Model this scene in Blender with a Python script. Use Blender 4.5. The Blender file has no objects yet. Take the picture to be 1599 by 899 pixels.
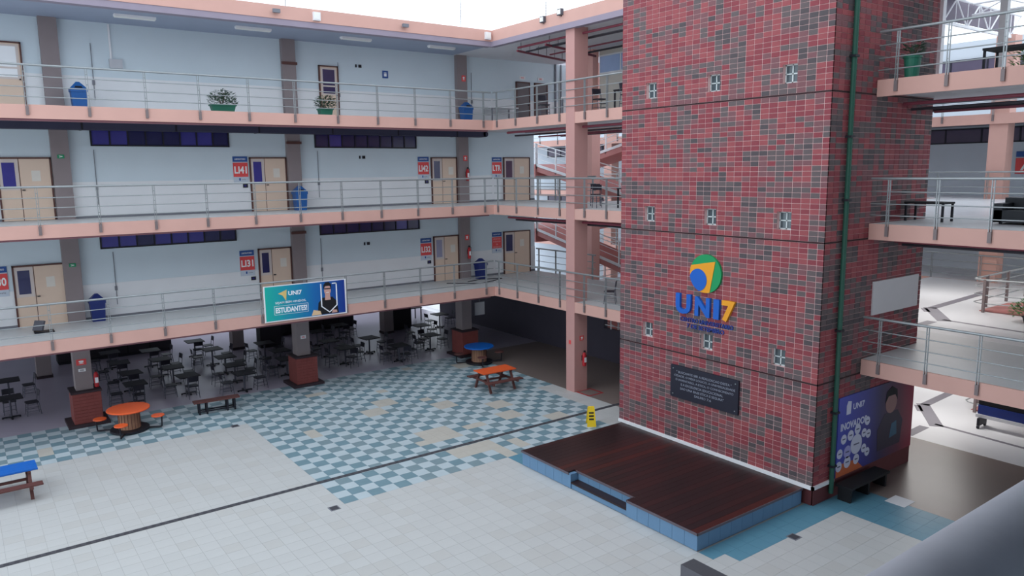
import bpy, bmesh, math, random
from mathutils import Vector, Matrix
random.seed(7)
scene = bpy.context.scene
COL = scene.collection
R = math.radians

# ------------------------------------------------------------------ camera
IMW, IMH, FPX = 1599, 899, 1185.68
PITCH, ROLL, YAW = 0.15346963, -0.01259418, 0.93762688
EYE = Vector((0, 0, 8.43))
_f = Vector((math.cos(PITCH)*math.cos(YAW), math.cos(PITCH)*math.sin(YAW), -math.sin(PITCH)))
_r = Vector((math.sin(YAW), -math.cos(YAW), 0)); _u = _r.cross(_f)
_r2 = _r*math.cos(ROLL)+_u*math.sin(ROLL); _u2 = -_r*math.sin(ROLL)+_u*math.cos(ROLL)
cam = bpy.data.cameras.new('camera'); cam.sensor_fit = 'HORIZONTAL'; cam.sensor_width = 36
cam.lens = FPX/IMW*36; cam.clip_start = 0.05; cam.clip_end = 400
cam_ob = bpy.data.objects.new('camera', cam); COL.objects.link(cam_ob)
m = Matrix((_r2, _u2, -_f)).transposed().to_4x4(); m.translation = EYE; cam_ob.matrix_world = m
scene.camera = cam_ob

# ------------------------------------------------------------------ light: bright overcast sky over the open courtyard
world = bpy.data.worlds.new('overcast_sky'); scene.world = world; world.use_nodes = True
_bg = world.node_tree.nodes['Background']; _bg.inputs[0].default_value = (0.82, 0.905, 1.0, 1); _bg.inputs[1].default_value = 2.05
scene.view_settings.view_transform = 'Standard'; scene.view_settings.look = 'None'
scene.view_settings.exposure = 0.0; scene.view_settings.gamma = 1.0; scene.view_settings.use_curve_mapping = False

# ------------------------------------------------------------------ materials
def lin(c):
    out = []
    for v in c:
        v /= 255.0; out.append(v/12.92 if v <= .04045 else ((v+.055)/1.055)**2.4)
    return tuple(out)+(1,)
MATS = {}
def mat(name, rgb, rough=.6, var=.12, scale=6.0, metal=0.0, bump=0.0, spec=.4, emit=0):
    if name in MATS: return MATS[name]
    mt = bpy.data.materials.new(name); mt.use_nodes = True
    nt = mt.node_tree; b = nt.nodes['Principled BSDF']
    b.inputs['Roughness'].default_value = rough; b.inputs['Metallic'].default_value = metal
    b.inputs['Specular IOR Level'].default_value = spec
    c = lin(rgb)
    if var > 0:
        tc = nt.nodes.new('ShaderNodeTexCoord'); nz = nt.nodes.new('ShaderNodeTexNoise')
        nz.inputs['Scale'].default_value = scale; nz.inputs['Detail'].default_value = 5
        mx = nt.nodes.new('ShaderNodeMix'); mx.data_type = 'RGBA'
        lo = tuple(x*(1-var) for x in c[:3])+(1,); hi = tuple(min(1, x*(1+var)) for x in c[:3])+(1,)
        mx.inputs[6].default_value = lo; mx.inputs[7].default_value = hi
        nt.links.new(tc.outputs['Object'], nz.inputs['Vector']); nt.links.new(nz.outputs['Fac'], mx.inputs[0])
        nt.links.new(mx.outputs[2], b.inputs['Base Color'])
        if bump > 0:
            bp = nt.nodes.new('ShaderNodeBump'); bp.inputs['Strength'].default_value = bump; bp.inputs['Distance'].default_value = .02
            nt.links.new(nz.outputs['Fac'], bp.inputs['Height']); nt.links.new(bp.outputs['Normal'], b.inputs['Normal'])
    else:
        b.inputs['Base Color'].default_value = c
    if emit:
        b.inputs['Emission Color'].default_value = c; b.inputs['Emission Strength'].default_value = emit
    MATS[name] = mt; return mt
def gradmat(name, axis, stops):
    mt = bpy.data.materials.new(name); mt.use_nodes = True; nt = mt.node_tree; b = nt.nodes['Principled BSDF']
    tc = nt.nodes.new('ShaderNodeTexCoord'); sp = nt.nodes.new('ShaderNodeSeparateXYZ'); cr = nt.nodes.new('ShaderNodeValToRGB')
    nt.links.new(tc.outputs['Generated'], sp.inputs[0]); nt.links.new(sp.outputs[axis], cr.inputs[0]); nt.links.new(cr.outputs[0], b.inputs['Base Color'])
    while len(cr.color_ramp.elements) < len(stops): cr.color_ramp.elements.new(.5)
    for e, (p, c) in zip(cr.color_ramp.elements, stops): e.position = p; e.color = lin(c)
    b.inputs['Roughness'].default_value = .45; MATS[name] = mt; return mt
PINK = mat('pink_paint', (208, 164, 152), .7, .07, 1.5)
WALLB = mat('pale_blue_paint', (206, 219, 226), .7, .05, .8)
DADO = mat('white_dado_tile', (228, 230, 232), .5, .05, 1.2)
GREYCOL = mat('grey_brown_paint', (140, 129, 130), .8, .08, 2)
SOFFIT = mat('grey_concrete_soffit', (125, 125, 135), .85, .12, 1.5)
FLOORB = mat('balcony_floor_tile', (204, 206, 206), .45, .08, 1.5)
DOORW = mat('beige_door_wood', (220, 196, 176), .55, .05, 2)
DOORT = mat('white_door_trim', (208, 196, 190), .55, .04, 2)
DOORF = mat('dark_brown_frame', (92, 60, 55), .6, .1, 4)
GREYDOOR = mat('grey_door', (112, 104, 106), .6, .06, 3)
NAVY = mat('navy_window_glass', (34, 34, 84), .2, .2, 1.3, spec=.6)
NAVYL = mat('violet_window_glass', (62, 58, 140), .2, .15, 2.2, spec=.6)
BLACKF = mat('black_window_frame', (26, 26, 40), .5, .08, 4)
SKYPANE = mat('sky_bright_pane', (238, 240, 242), .3, .02, 4)  # brightness of the sky in the glass put into a white pane colour
STEEL = mat('galvanised_rail', (158, 163, 165), .42, .08, 5, metal=.55)
STEELD = mat('grey_rail_bracket', (128, 116, 116), .55, .1, 5, metal=.3)
WHITEP = mat('white_paint', (232, 232, 234), .5, .03, 3)
WHITET = mat('white_text', (240, 240, 240), .5, 0)
MORTAR = mat('pink_mortar', (220, 184, 182), .9, .1, 6)
BRICKS = [mat('brick_red', (148, 74, 78), .72, .16, 9), mat('brick_crimson', (134, 60, 68), .72, .16, 9),
          mat('brick_plum', (120, 80, 84), .75, .14, 9), mat('brick_grey', (97, 86, 87), .75, .14, 9), mat('brick_charcoal', (80, 73, 76), .75, .14, 9)]
TOWERC = mat('dark_red_render', (104, 54, 56), .8, .1, 3)
GROOVE = mat('dark_groove', (50, 26, 30), .8, .1, 4)
GROUT = mat('floor_grout', (150, 150, 148), .8, .08, 4)
TCREAM = [mat('cream_tile', (192, 193, 191), .42, .03, 1.6), mat('cream_tile_pale', (194, 195, 193), .42, .03, 1.6), mat('cream_tile_dull', (190, 190, 187), .44, .03, 1.6)]
TLIGHT = mat('pale_blue_tile', (184, 198, 203), .4, .06, 2.5)
TDARK = [mat('teal_tile', (116, 145, 155), .4, .1, 2.5), mat('teal_tile_dull', (126, 148, 155), .4, .1, 2.5)]
TREPAIR = mat('beige_repair_tile', (190, 186, 176), .45, .06, 2.5)
TBLUE = mat('blue_border_tile', (92, 142, 162), .4, .1, 2)
CEMENT = mat('grey_violet_cement', (172, 164, 178), .34, .1, .9)
BROWNT = mat('shaded_wing_tile', (128, 114, 108), .35, .08, 1.2)  # beige tile, darkened to stand for the unlit ground under the wing
WHITEFL = mat('white_polished_floor', (226, 226, 228), .3, .04, 1.0)
STRIPE = mat('grey_floor_stripe', (126, 122, 130), .5, .06, 3)
DRAIN = mat('drain_grate', (66, 66, 72), .7, .1, 8)
WOOD = [mat('dark_red_deck_board', (52, 28, 28), .36, .25, 3), mat('dark_deck_board', (42, 26, 27), .36, .25, 3), mat('ruddy_deck_board', (70, 30, 26), .36, .25, 3)]
PLATB = mat('blue_riser_tile', (104, 140, 172), .45, .08, 2)
PLATE = mat('grey_deck_edge', (96, 88, 96), .5, .1, 4)
PLINTH = mat('red_brick_plinth', (128, 66, 62), .75, .14, 5)
DARKBASE = mat('dark_plinth_base', (52, 40, 46), .7, .1, 4)
ORANGE = mat('orange_table_paint', (232, 98, 50), .4, .06, 3)
BLUEP = mat('blue_table_paint', (16, 100, 190), .4, .06, 3)
WOODB = mat('brown_bench_wood', (98, 60, 56), .6, .2, 6)
SPOOL = mat('spool_wood', (150, 112, 88), .65, .18, 6)
DARKM = mat('dark_metal', (40, 40, 48), .5, .1, 6, metal=.4)
CHAIRM = mat('grey_chair_metal', (92, 92, 104), .45, .08, 6, metal=.4)
CHAIRB = mat('black_chair_plastic', (34, 32, 44), .5, .1, 5)
TABLEK = mat('black_tabletop', (26, 24, 32), .6, .12, 4)
BLACK = mat('matt_black', (20, 20, 24), .7, .1, 4)
BINB = mat('blue_bin_plastic', (36, 92, 158), .4, .08, 4)
BINN = mat('navy_bin_plastic', (28, 44, 108), .4, .08, 4)
GREENP = mat('green_planter', (36, 104, 84), .5, .08, 4)
LEAF = mat('dark_green_leaf', (66, 92, 74), .6, .3, 12)
LEAFB = mat('bright_green_leaf', (120, 160, 92), .6, .3, 12)
GREENPIPE = mat('green_downpipe', (36, 82, 68), .5, .1, 3)
REDP = mat('red_fire_paint', (176, 36, 44), .5, .08, 4)
REDPIPE = mat('maroon_pipe', (128, 60, 74), .55, .1, 3)
GREYPIPE = mat('grey_conduit', (120, 122, 130), .55, .1, 3)
DARKPIPE = mat('dark_conduit', (52, 48, 56), .6, .1, 3)
YELLOW = mat('yellow_plastic', (232, 196, 40), .45, .08, 4)
REDSIGN = mat('red_sign', (226, 78, 78), .5, .05, 4)
BLUESIGN = mat('blue_sign', (44, 84, 150), .5, .05, 4)
GREENSIGN = mat('green_sign', (24, 138, 92), .5, .05, 4)
NEARRAIL = mat('near_handrail_paint', (186, 190, 198), .5, .12, 14, metal=.1, bump=.15)
FLOODG = mat('grey_lamp_housing', (84, 84, 92), .5, .1, 5)
LAMPW = mat('lamp_diffuser', (236, 236, 232), .4, .02, 4)
LAMPON = mat('added_lit_tube', (255, 250, 245), .4, 0, emit=6)  # glow of the added deck lamps
FARWALL = mat('far_blue_grey_wall', (196, 204, 212), .7, .05, .8)
ROOFW = mat('white_roof_sheet', (214, 214, 218), .6, .05, 1)
ROOFSOF = mat('blue_grey_roof_soffit', (158, 168, 188), .8, .06, 1.5)
SOFFITW = mat('lit_tone_soffit', (205, 203, 206), .8, .06, 1.5)  # paler copy of the soffit grey, bounced light put into the colour
WHITEBOARD = mat('white_panel', (206, 204, 206), .5, .05, 2)

# ------------------------------------------------------------------ mesh builder
class MB:
    def __init__(s): s.v = []; s.f = []; s.m = []; s.sm = []; s.mi = 0
    def add(s, vs, fs, smooth=False):
        o = len(s.v); s.v += [tuple(p) for p in vs]
        for f in fs: s.f.append([i+o for i in f]); s.m.append(s.mi); s.sm.append(smooth)
        return s
    def box(s, x0, x1, y0, y1, z0, z1, skip=()):
        vs = [(x0,y0,z0),(x1,y0,z0),(x1,y1,z0),(x0,y1,z0),(x0,y0,z1),(x1,y0,z1),(x1,y1,z1),(x0,y1,z1)]
        fs = {'b':(0,3,2,1),'t':(4,5,6,7),'-y':(0,1,5,4),'+x':(1,2,6,5),'+y':(2,3,7,6),'-x':(3,0,4,7)}
        return s.add(vs, [f for k, f in fs.items() if k not in skip])
    def tube(s, p0, p1, r, n=8, cap=True, r1=None):
        p0 = Vector(p0); p1 = Vector(p1); r1 = r if r1 is None else r1
        d = (p1-p0).normalized(); a = d.orthogonal().normalized(); b = d.cross(a)
        vs = []
        for p, rr in ((p0, r), (p1, r1)):
            for i in range(n):
                t = 2*math.pi*i/n; vs.append(p+a*math.cos(t)*rr+b*math.sin(t)*rr)
        s.add(vs, [(i, (i+1) % n, n+(i+1) % n, n+i) for i in range(n)], True)
        if cap: s.add(vs, [tuple(range(n-1, -1, -1)), tuple(range(n, 2*n))])
        return s
    def path(s, pts, r, n=8):
        for a, b in zip(pts, pts[1:]): s.tube(a, b, r, n)
        return s
    def lathe(s, cx, cy, prof, n=24):   # prof: (r, z) bottom to top
        vs = []
        for r, z in prof:
            for i in range(n):
                t = 2*math.pi*i/n; vs.append((cx+r*math.cos(t), cy+r*math.sin(t), z))
        fs = []
        for k in range(len(prof)-1):
            for i in range(n): fs.append((k*n+i, k*n+(i+1) % n, (k+1)*n+(i+1) % n, (k+1)*n+i))
        s.add(vs, fs)
        s.add(vs, [tuple(range(n-1, -1, -1)), tuple((len(prof)-1)*n+i for i in range(n))]); return s
    def prism(s, poly, fn, t0, t1):   # poly (u,v) ccw, fn(u,v,n)->xyz, n from t0 to t1
        n = len(poly); vs = [fn(u, v, t0) for u, v in poly]+[fn(u, v, t1) for u, v in poly]
        s.add(vs, [tuple(range(n-1, -1, -1)), tuple(range(n, 2*n))]+[(i, (i+1) % n, n+(i+1) % n, n+i) for i in range(n)]); return s
    def beam(s, p0, p1, w, h):        # rectangular bar between two points (w horizontal, h vertical)
        p0 = Vector(p0); p1 = Vector(p1); d = (p1-p0).normalized(); up = Vector((0, 0, 1))
        a = d.cross(up); a = Vector((1, 0, 0)) if a.length < 1e-4 else a.normalized(); b = a.cross(d)
        vs = []
        for p in (p0, p1):
            for su, sv in ((-1,-1),(1,-1),(1,1),(-1,1)): vs.append(p+a*su*w/2+b*sv*h/2)
        return s.add(vs, [(0,1,2,3),(7,6,5,4),(0,4,5,1),(1,5,6,2),(2,6,7,3),(3,7,4,0)])
    def mesh(s, name, mats, off=None):
        me = bpy.data.meshes.new(name)
        v = s.v if off is None else [(p[0]-off[0], p[1]-off[1], p[2]-off[2]) for p in s.v]
        me.from_pydata(v, [], s.f)
        mats = mats if isinstance(mats, (list, tuple)) else [mats]
        for mt in mats: me.materials.append(mt)
        me.polygons.foreach_set('material_index', s.m); me.polygons.foreach_set('use_smooth', s.sm)
        me.update()
        bm = bmesh.new(); bm.from_mesh(me); bmesh.ops.recalc_face_normals(bm, faces=bm.faces); bm.to_mesh(me); bm.free()
        return me
    def build(s, name, mats, parent=None, world=True):
        """world=True: coordinates are world coordinates, shifted into the parent's frame"""
        off = root_loc(parent) if (parent is not None and world) else None
        o = bpy.data.objects.new(name, s.mesh(name, mats, off)); COL.objects.link(o)
        if parent is not None: o.parent = parent
        return o
def root_loc(o):
    t = Vector((0, 0, 0))
    while o is not None: t += o.location; o = o.parent
    return t
def tag(o, label, cat, group=None, kind=None):
    o['label'] = label; o['category'] = cat
    if group: o['group'] = group
    if kind: o['kind'] = kind
    return o
def thing(name, label, cat, loc=(0, 0, 0), rz=0, group=None, kind=None):
    o = bpy.data.objects.new(name, None); COL.objects.link(o); o.location = loc; o.rotation_euler = (0, 0, rz); o.empty_display_size = .2
    return tag(o, label, cat, group, kind)
def single(name, mb, mats, label, cat, group=None, kind=None, loc=None):
    """one-mesh top-level thing whose origin sits at loc"""
    if loc is None:
        xs = [p[0] for p in mb.v]; ys = [p[1] for p in mb.v]; zs = [p[2] for p in mb.v]
        loc = ((min(xs)+max(xs))/2, (min(ys)+max(ys))/2, min(zs))
    o = bpy.data.objects.new(name, mb.mesh(name, mats, loc)); COL.objects.link(o); o.location = loc
    return tag(o, label, cat, group, kind)
def inst(name, me, parent, loc, rz=0):
    o = bpy.data.objects.new(name, me); COL.objects.link(o); o.parent = parent; o.location = loc; o.rotation_euler = (0, 0, rz); return o
def dup(root, loc, rz, label, group=None):
    r = root.copy(); COL.objects.link(r); r.location = loc; r.rotation_euler = (0, 0, rz); r['label'] = label
    if group: r['group'] = group
    for ch in root.children:
        c = ch.copy(); COL.objects.link(c); c.parent = r
        for g in ch.children:
            d = g.copy(); COL.objects.link(d); d.parent = c
    return r
def pix(p):
    d = Vector(p)-EYE; z = d.dot(_f)
    if z < .05: return None
    return (IMW/2+FPX*d.dot(_r2)/z, IMH/2-FPX*d.dot(_u2)/z)
def screen_area(pts):
    q = [pix(p) for p in pts]
    if any(p is None for p in q): return 0
    cx = sum(p[0] for p in q)/len(q); cy = sum(p[1] for p in q)/len(q)
    if not (0 < cx < IMW and 0 < cy < IMH): return 0
    return abs(sum(q[i][0]*q[(i+1) % len(q)][1]-q[(i+1) % len(q)][0]*q[i][1] for i in range(len(q))))/2
# planes for flat lettering: (u right, v up, n towards the viewer)
def face_mY(x, y, z): return lambda u, v, n: (x+u, y-n, z+v)          # wall that faces -Y
def face_mX(x, y, z): return lambda u, v, n: (x-n, y-u, z+v)          # wall that faces -X
def text(name, s, fn, w, h, depth, mt, parent, bold=.0, base=0.0):
    cu = bpy.data.curves.new('t', 'FONT'); cu.body = s; cu.size = 1; cu.extrude = .01; cu.offset = bold; cu.resolution_u = 3
    ob = bpy.data.objects.new('t', cu); COL.objects.link(ob); bpy.context.view_layer.update()
    me = bpy.data.meshes.new_from_object(ob.evaluated_get(bpy.context.evaluated_depsgraph_get()))
    bpy.data.objects.remove(ob); bpy.data.curves.remove(cu)
    xs = [v.co.x for v in me.vertices]; ys = [v.co.y for v in me.vertices]
    x0, x1, y0, y1 = min(xs), max(xs), min(ys), max(ys); off = root_loc(parent)
    for v in me.vertices:
        p = fn(((v.co.x-x0)/(x1-x0)-.5)*w, ((v.co.y-y0)/(y1-y0)-.5)*h, base+(depth if v.co.z > 0 else 0))
        v.co = Vector(p)-off
    me.materials.clear(); me.materials.append(mt)
    bm = bmesh.new(); bm.from_mesh(me); bmesh.ops.recalc_face_normals(bm, faces=bm.faces); bm.to_mesh(me); bm.free()
    o = bpy.data.objects.new(name, me); COL.objects.link(o); o.parent = parent; return o
LV = (3.5, 7.0, 10.5)          # floor levels of the three galleries
LVN = ('first gallery', 'second gallery', 'top gallery')
YF, YW, XR = 26.5, 29.5, 18.55  # long facade edge, room wall behind it, side-wing facade edge
# ------------------------------------------------------------------ courtyard floor with its tiles
floor = single('floor', MB().box(-6, 18.61, 1.0, 29.1, -.25, -.004), GROUT, 'pale tiled courtyard floor with a teal checker field', 'floor', kind='structure', loc=(0, 0, -.25))
PATCH = [(597.6, 627, .75, .5), (584, 643, .5, .45), (492, 677.5, .45, .45), (683, 677, .75, .9), (672, 690, .4, .4), (688, 632, .6, .45), (661, 624, .45, .45),
         (795, 648, .8, .6), (787, 631, .7, .45), (597.6, 611, .45, .3), (718, 704, .5, .4), (755, 696, .75, .45), (784, 705, .5, .35), (493, 615, .4, .4), (76, 705, .42, .42),
         (740, 665, .5, .35), (838, 560, .5, .4), (725, 570, .6, .5), (866, 648, .5, .5), (640, 575, .4, .3), (810, 690, .4, .3)]
def ground(px, py, z=0.0):
    d = _f*FPX+_r2*(px-IMW/2)+_u2*(IMH/2-py); t = (z-EYE.z)/d.z; return EYE+d*t
PATCHW = [(ground(a, b), c, d) for a, b, c, d in PATCH]
tiles = []
rt = random.Random(3)
for i in range(-34, 28):
    for j in range(-41, 29):
        x = 7.61+.4*i; y = 17.7+.4*j
        if 12.75 < x < 18.4 and 10.45 < y < 16.6: continue
        checker = (x > 7.4 and 17.5 < y < 29.1 or x < 7.41 and 25.4 < y) and not (x > 18.0 and 18 < y < 22.6) and not (x > 17.2 and y < 19.0)
        dark = checker and (i+j) % 2 == 0
        k = rt.choice((0, 0, 1, 1, 2))                        # index into TILEM
        if checker:
            k = 3
            if dark: k = rt.choice((4, 4, 5))
            for p, rx, ry in PATCHW:
                if abs(x-p.x) < rx*.62 and abs(y-p.y) < ry*.8: k = 6
        if (9.9 < y < 10.3 and x > 12.6) or (9.5 < y < 9.9 and x > 13.0) or (y < 9.9 and x > 17.0) or (16.6 < y < 17.5 and x > 12.6 and x < 16.9): k = 7
        if x > 7.4 and 16.9 < y < 17.5 and x < 12.6: k = rt.choice((0, 1, 2))
        a = screen_area([(x-.2, y-.2, 0), (x+.2, y-.2, 0), (x+.2, y+.2, 0), (x-.2, y+.2, 0)])
        tiles.append((a, x, y, k))
TILEM = TCREAM+[TLIGHT]+TDARK+[TREPAIR, TBLUE]
tiles.sort(key=lambda t: -t[0])
tile_me = [MB().box(-.198, .198, -.198, .198, -.004, 0, skip=('b',)).mesh('tile', mm) for mm in TILEM]
for a, x, y, k in tiles[:300]: inst('tile', tile_me[k], floor, (x, y, .25))
mb = MB()
for a, x, y, k in tiles[300:]:
    mb.mi = k; mb.box(x-.198, x+.198, y-.198, y+.198, -.004, 0, skip=('b',))
o = mb.build('tile_field', TILEM, floor); o['kind'] = 'stuff'

single('floor_cafeteria', MB().box(-8, 23.0, 29.1, 46, -.25, 0), CEMENT, 'worn grey cement floor under the cafeteria tables', 'floor', kind='structure')
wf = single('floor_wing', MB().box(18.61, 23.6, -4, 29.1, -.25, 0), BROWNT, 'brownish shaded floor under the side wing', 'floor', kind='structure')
lf = single('floor_lightwell', MB().box(23.6, 46, -4, 50, -.25, 0), WHITEFL, 'bright polished ground floor beyond the tower', 'floor', kind='structure')
def stripes(parent, z):
    for pts, w in (([(23.7, 11.2), (24.9, 11.25)], .3), ([(25.2, 11.0), (27.3, 12.45)], .42), ([(27.2, 12.35), (32, 12.6)], .3), ([(25.4, 11.15), (25.0, 5.0)], .14), ([(27.0, 12.5), (26.4, 12.1)], .2)):
        m2 = MB(); m2.beam((pts[0][0], pts[0][1], z+.002), (pts[1][0], pts[1][1], z+.002), w, .006); m2.build('floor_stripe', STRIPE, parent)
stripes(lf, 0)

g = thing('drain_channel', 'long dark drain grate crossing the courtyard floor', 'drain', (8, 19.2, 0))
MB().box(-6, 18.9, 19.12, 19.28, .0, .006).build('channel', DRAIN, g)
mb = MB()
for k in range(124): mb.box(-5.95+.2*k, -5.85+.2*k, 19.13, 19.27, .006, .010)
o = mb.build('grate_bars', mat('drain_bars', (84, 84, 90), .6, .1, 6, metal=.3), g); o['kind'] = 'stuff'
for (x, y), lb in zip(((7.09, 17.42), (7.01, 25.5), (14.9, 9.43)), ('small square drain cover at the corner of the checker field', 'small square drain cover beside the brown bench', 'small square drain cover by the blue floor border')):
    t = thing('drain_cover', lb, 'drain cover', (x, y, 0), group='square drain covers')
    MB().box(x-.13, x+.13, y-.13, y+.13, 0, .006).build('frame', GREYPIPE, t); MB().box(x-.1, x+.1, y-.1, y+.1, .006, .009).build('grate', DRAIN, t)
# red painted square below the extinguisher
t = thing('floor_marking', 'red painted square outline on the floor by the pink column', 'floor marking', (19.0, 21.0, 0))
for a in ((18.62, 19.38, 20.56, 20.63), (18.62, 19.38, 21.26, 21.33), (18.62, 18.69, 20.63, 21.26), (19.31, 19.38, 20.63, 21.26)): MB().box(*a, .0005, .004).build('line', REDP, t)

# ------------------------------------------------------------------ gallery slabs
XL = -7.0
for k, z in enumerate(LV):
    yb = 46 if k == 0 else 31
    bsm = MB().box(XL, XR, YF+.03, yb, z-.30, z-.02) if k else MB().box(XL, XR, YF+.03, 40.2, z-.30, z-.02).box(XL, 7.5, 40.2, 46, z-.30, z-.02)  # first slab stops short at the rear, opened to let skylight in
    s = single('balcony_slab', bsm, SOFFIT if k else SOFFITW, 'concrete floor slab of the %s along the long facade' % LVN[k], 'floor slab', kind='structure')  # first slab underside paled to bounce light into the cafeteria
    MB().box(XL, XR, YF, YF+.06, z-.40, z).build('fascia', PINK, s)
    MB().box(XL, XR, YF+.06, YW, z-.02, z).build('floor_finish', FLOORB, s)
    MB().box(XL, XR-.2, YF+.06, YF+.3, z-.46, z-.30).build('edge_beam', mat('maroon_beam', (128, 88, 96), .7, .08, 2), s)
    w = MB(); w.box(XR+.03, 23.2, 16.95, min(yb, 40.2), z-.30, z-.02); w.box(XR+.03, 23.2, -4, 10.08, z-.30, z-.02); w.box(21.52, 23.2, 10.08, 16.95, z-.30, z-.02)
    s = single('wing_slab', w, SOFFITW if k else SOFFIT, 'concrete floor slab of the %s in the side wing' % LVN[k], 'floor slab', kind='structure')
    MB().box(XR, XR+.06, 16.95, YF, z-.40, z).build('fascia', PINK, s)
    MB().box(XR, XR+.06, -4, 10.07, z-.40, z).build('fascia', PINK, s)
    f = MB(); f.box(XR+.06, 23.2, 16.95, YW, z-.02, z); f.box(XR+.06, 23.2, -4, 10.08, z-.02, z); f.box(21.52, 23.2, 10.08, 16.95, z-.02, z); f.box(XR, XR+.06, YF, YW, z-.02, z)
    f.build('floor_finish', FLOORB, s)
    if k: MB().box(23.14, 23.2, 16, 29.5, z-.40, z-.02).build('rear_fascia', PINK, s)
# roof of the long facade and the wing
s = single('roof_slab', MB().box(XL, XR, YF-.1, 31, 13.5, 13.62), ROOFSOF, 'grey roof slab over the top gallery of the long facade', 'roof', kind='structure')
MB().box(XL, XR-.12, YF-.22, YF-.08, 13.62, 14.06).build('parapet', PINK, s)
MB().box(XL, XR-.14, YF-.20, YF+.12, 13.42, 13.62).build('gutter', mat('grey_violet_gutter', (150, 140, 155), .7, .08, 2), s)
w = MB(); w.box(XR, 24.5, 16.95, 31, 13.5, 13.62); w.box(XR, 24.5, -4, 10.08, 13.5, 13.62); w.box(21.52, 24.5, 10.08, 16.95, 13.5, 13.62)
s = single('wing_roof', w, ROOFW, 'pale roof slab over the top gallery of the side wing', 'roof', kind='structure')
MB().box(XR-.12, XR+.02, 16.95, YF-.08, 13.62, 14.06).build('parapet', PINK, s)
MB().box(XR-.14, XR+.12, 16.95, YF-.08, 13.42, 13.62).build('gutter', MATS['grey_violet_gutter'], s)
MB().box(XR-.12, XR+.02, -4, 10.07, 13.62, 14.06).build('parapet', PINK, s)
# our own side of the courtyard: the galleries the photographer stands in
for k, z in enumerate((3.5, 7.0, 10.5, 14.0)):
    s = single('near_slab', MB().box(-20, 24, -8, .28 if k < 3 else 6.2, z-.34, z), SOFFIT, ('lowest floor slab of the near gallery below the viewer', 'floor slab of the near gallery the viewer stands on', 'floor slab of the near gallery just above the viewer', 'unseen near gallery roof slab, its deep eave added to shade the tower')[k], 'floor slab', kind='structure')
    MB().box(-20, 24, .28 if k < 3 else 6.2, .34 if k < 3 else 6.26, z-.40, z).build('fascia', PINK, s)  # unseen top eave stretched out to shade the tower side
single('wall_near', MB().box(-20, 24, -4.2, -4, 0, 13.6), WALLB, 'pale blue room wall of the near side gallery behind the viewer', 'wall', kind='structure')

# ------------------------------------------------------------------ long room wall, one per gallery
for k, z in enumerate(LV):
    x1 = 23.07 if k < 2 else 27.5
    top = z+3.2 if k < 2 else 13.5
    wl = single('wall_'+('first', 'second', 'top')[k], MB().box(XL, x1, YW, YW+.2, z-.02, top), WALLB, 'pale blue room wall behind the %s' % LVN[k], 'wall', kind='structure')
    MB().box(XL, x1+.012, YW-.012, YW, z, z+1.22).build('dado', DADO, wl)
    MB().box(XL, x1+.012, YW-.02, YW-.012, z, z+.09).build('skirting', GREYPIPE, wl)
    if k < 2: MB().box(x1-.2, x1, YW+.2, 36, z-.02, top).build('return_wall', WALLB, wl)
# cafeteria enclosure
single('wall_cafeteria_rear', MB().box(-8, 24.6, 43, 43.2, 0, 3.2), FARWALL, 'pale rear wall of the cafeteria lit through a gap', 'wall', kind='structure')
w = MB(); w.box(22.9, 23.1, 16.95, 22.7, 0, 3.2); w.box(22.9, 23.1, 24.3, 38.5, 0, 3.2); w.box(22.9, 23.1, 22.7, 24.3, 0, 1.45); w.box(22.9, 23.1, 22.7, 24.3, 2.75, 3.2)
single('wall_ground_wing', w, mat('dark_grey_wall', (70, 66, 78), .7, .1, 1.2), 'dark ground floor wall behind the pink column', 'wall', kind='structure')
# columns of the long facade
COLX = (3.08, 10.85, 18.65)
COLN = ('leftmost', 'middle', 'right-hand')
for n, x in enumerate(COLX):
    t = thing('column', '%s grey column of the long facade rising through every gallery' % COLN[n], 'column', (x, 29.2, 0), kind='structure')
    MB().box(x-.26, x+.26, 28.95, 29.5, 0, 3.2).build('ground_shaft', GREYCOL, t)
    ux = (3.1, 11.02, 18.89)[n]
    for k, z in enumerate(LV): MB().box(ux-.26, ux+.26, 29.28, 29.52, z, (z+3.2 if k < 2 else 13.5)).build('shaft', GREYCOL, t)
    if True:
        p = MB().box(x-.42, x+.44, 28.72, 29.62, .1, 1.15).build('plinth', PINK if 0 else PLINTH, t)
        MB().box(x-.62, x+.64, 28.55, 29.8, 0, .1).build('plinth_base', DARKBASE, t)
        MB().box(x-.46, x+.48, 28.68, 29.66, 1.15, 1.21).build('plinth_cap', DARKBASE, t)
        q = MB()
        for r in range(9):
            for c in range(4): q.box(x-.41+.215*c, x-.41+.215*c+.2, 28.708, 28.72, .12+.114*r, .12+.114*r+.1)
        for r in range(9):
            for c in range(4): q.box(x+.44, x+.452, 28.74+.22*c, 28.74+.22*c+.205, .12+.114*r, .12+.114*r+.1)
        o = q.build('plinth_bricks', PLINTH, t); o['kind'] = 'stuff'
    for z in (12.55, 9.55, 6.05):
        if n == 1: MB().box(ux-.3, ux+.3, 29.22, 29.3, z, z+.1).build('clamp', DOORF, t)
# rear cafeteria columns
for (x, y), lb in zip(((2.5, 37.1), (18.0, 35.8), (10.6, 37.2)), ('grey rear column deep in the cafeteria behind the leftmost plinth', 'grey rear column beside the black kiosk in the cafeteria', 'grey rear column deep in the cafeteria behind the dark counter')):
    t = thing('column', lb, 'column', (x, y, 0), kind='structure')
    MB().box(x-.27, x+.27, y-.27, y+.27, 0, 3.2).build('shaft', GREYCOL, t); MB().box(x-.3, x+.3, y-.3, y+.3, 0, .12).build('base', DARKBASE, t)
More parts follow.
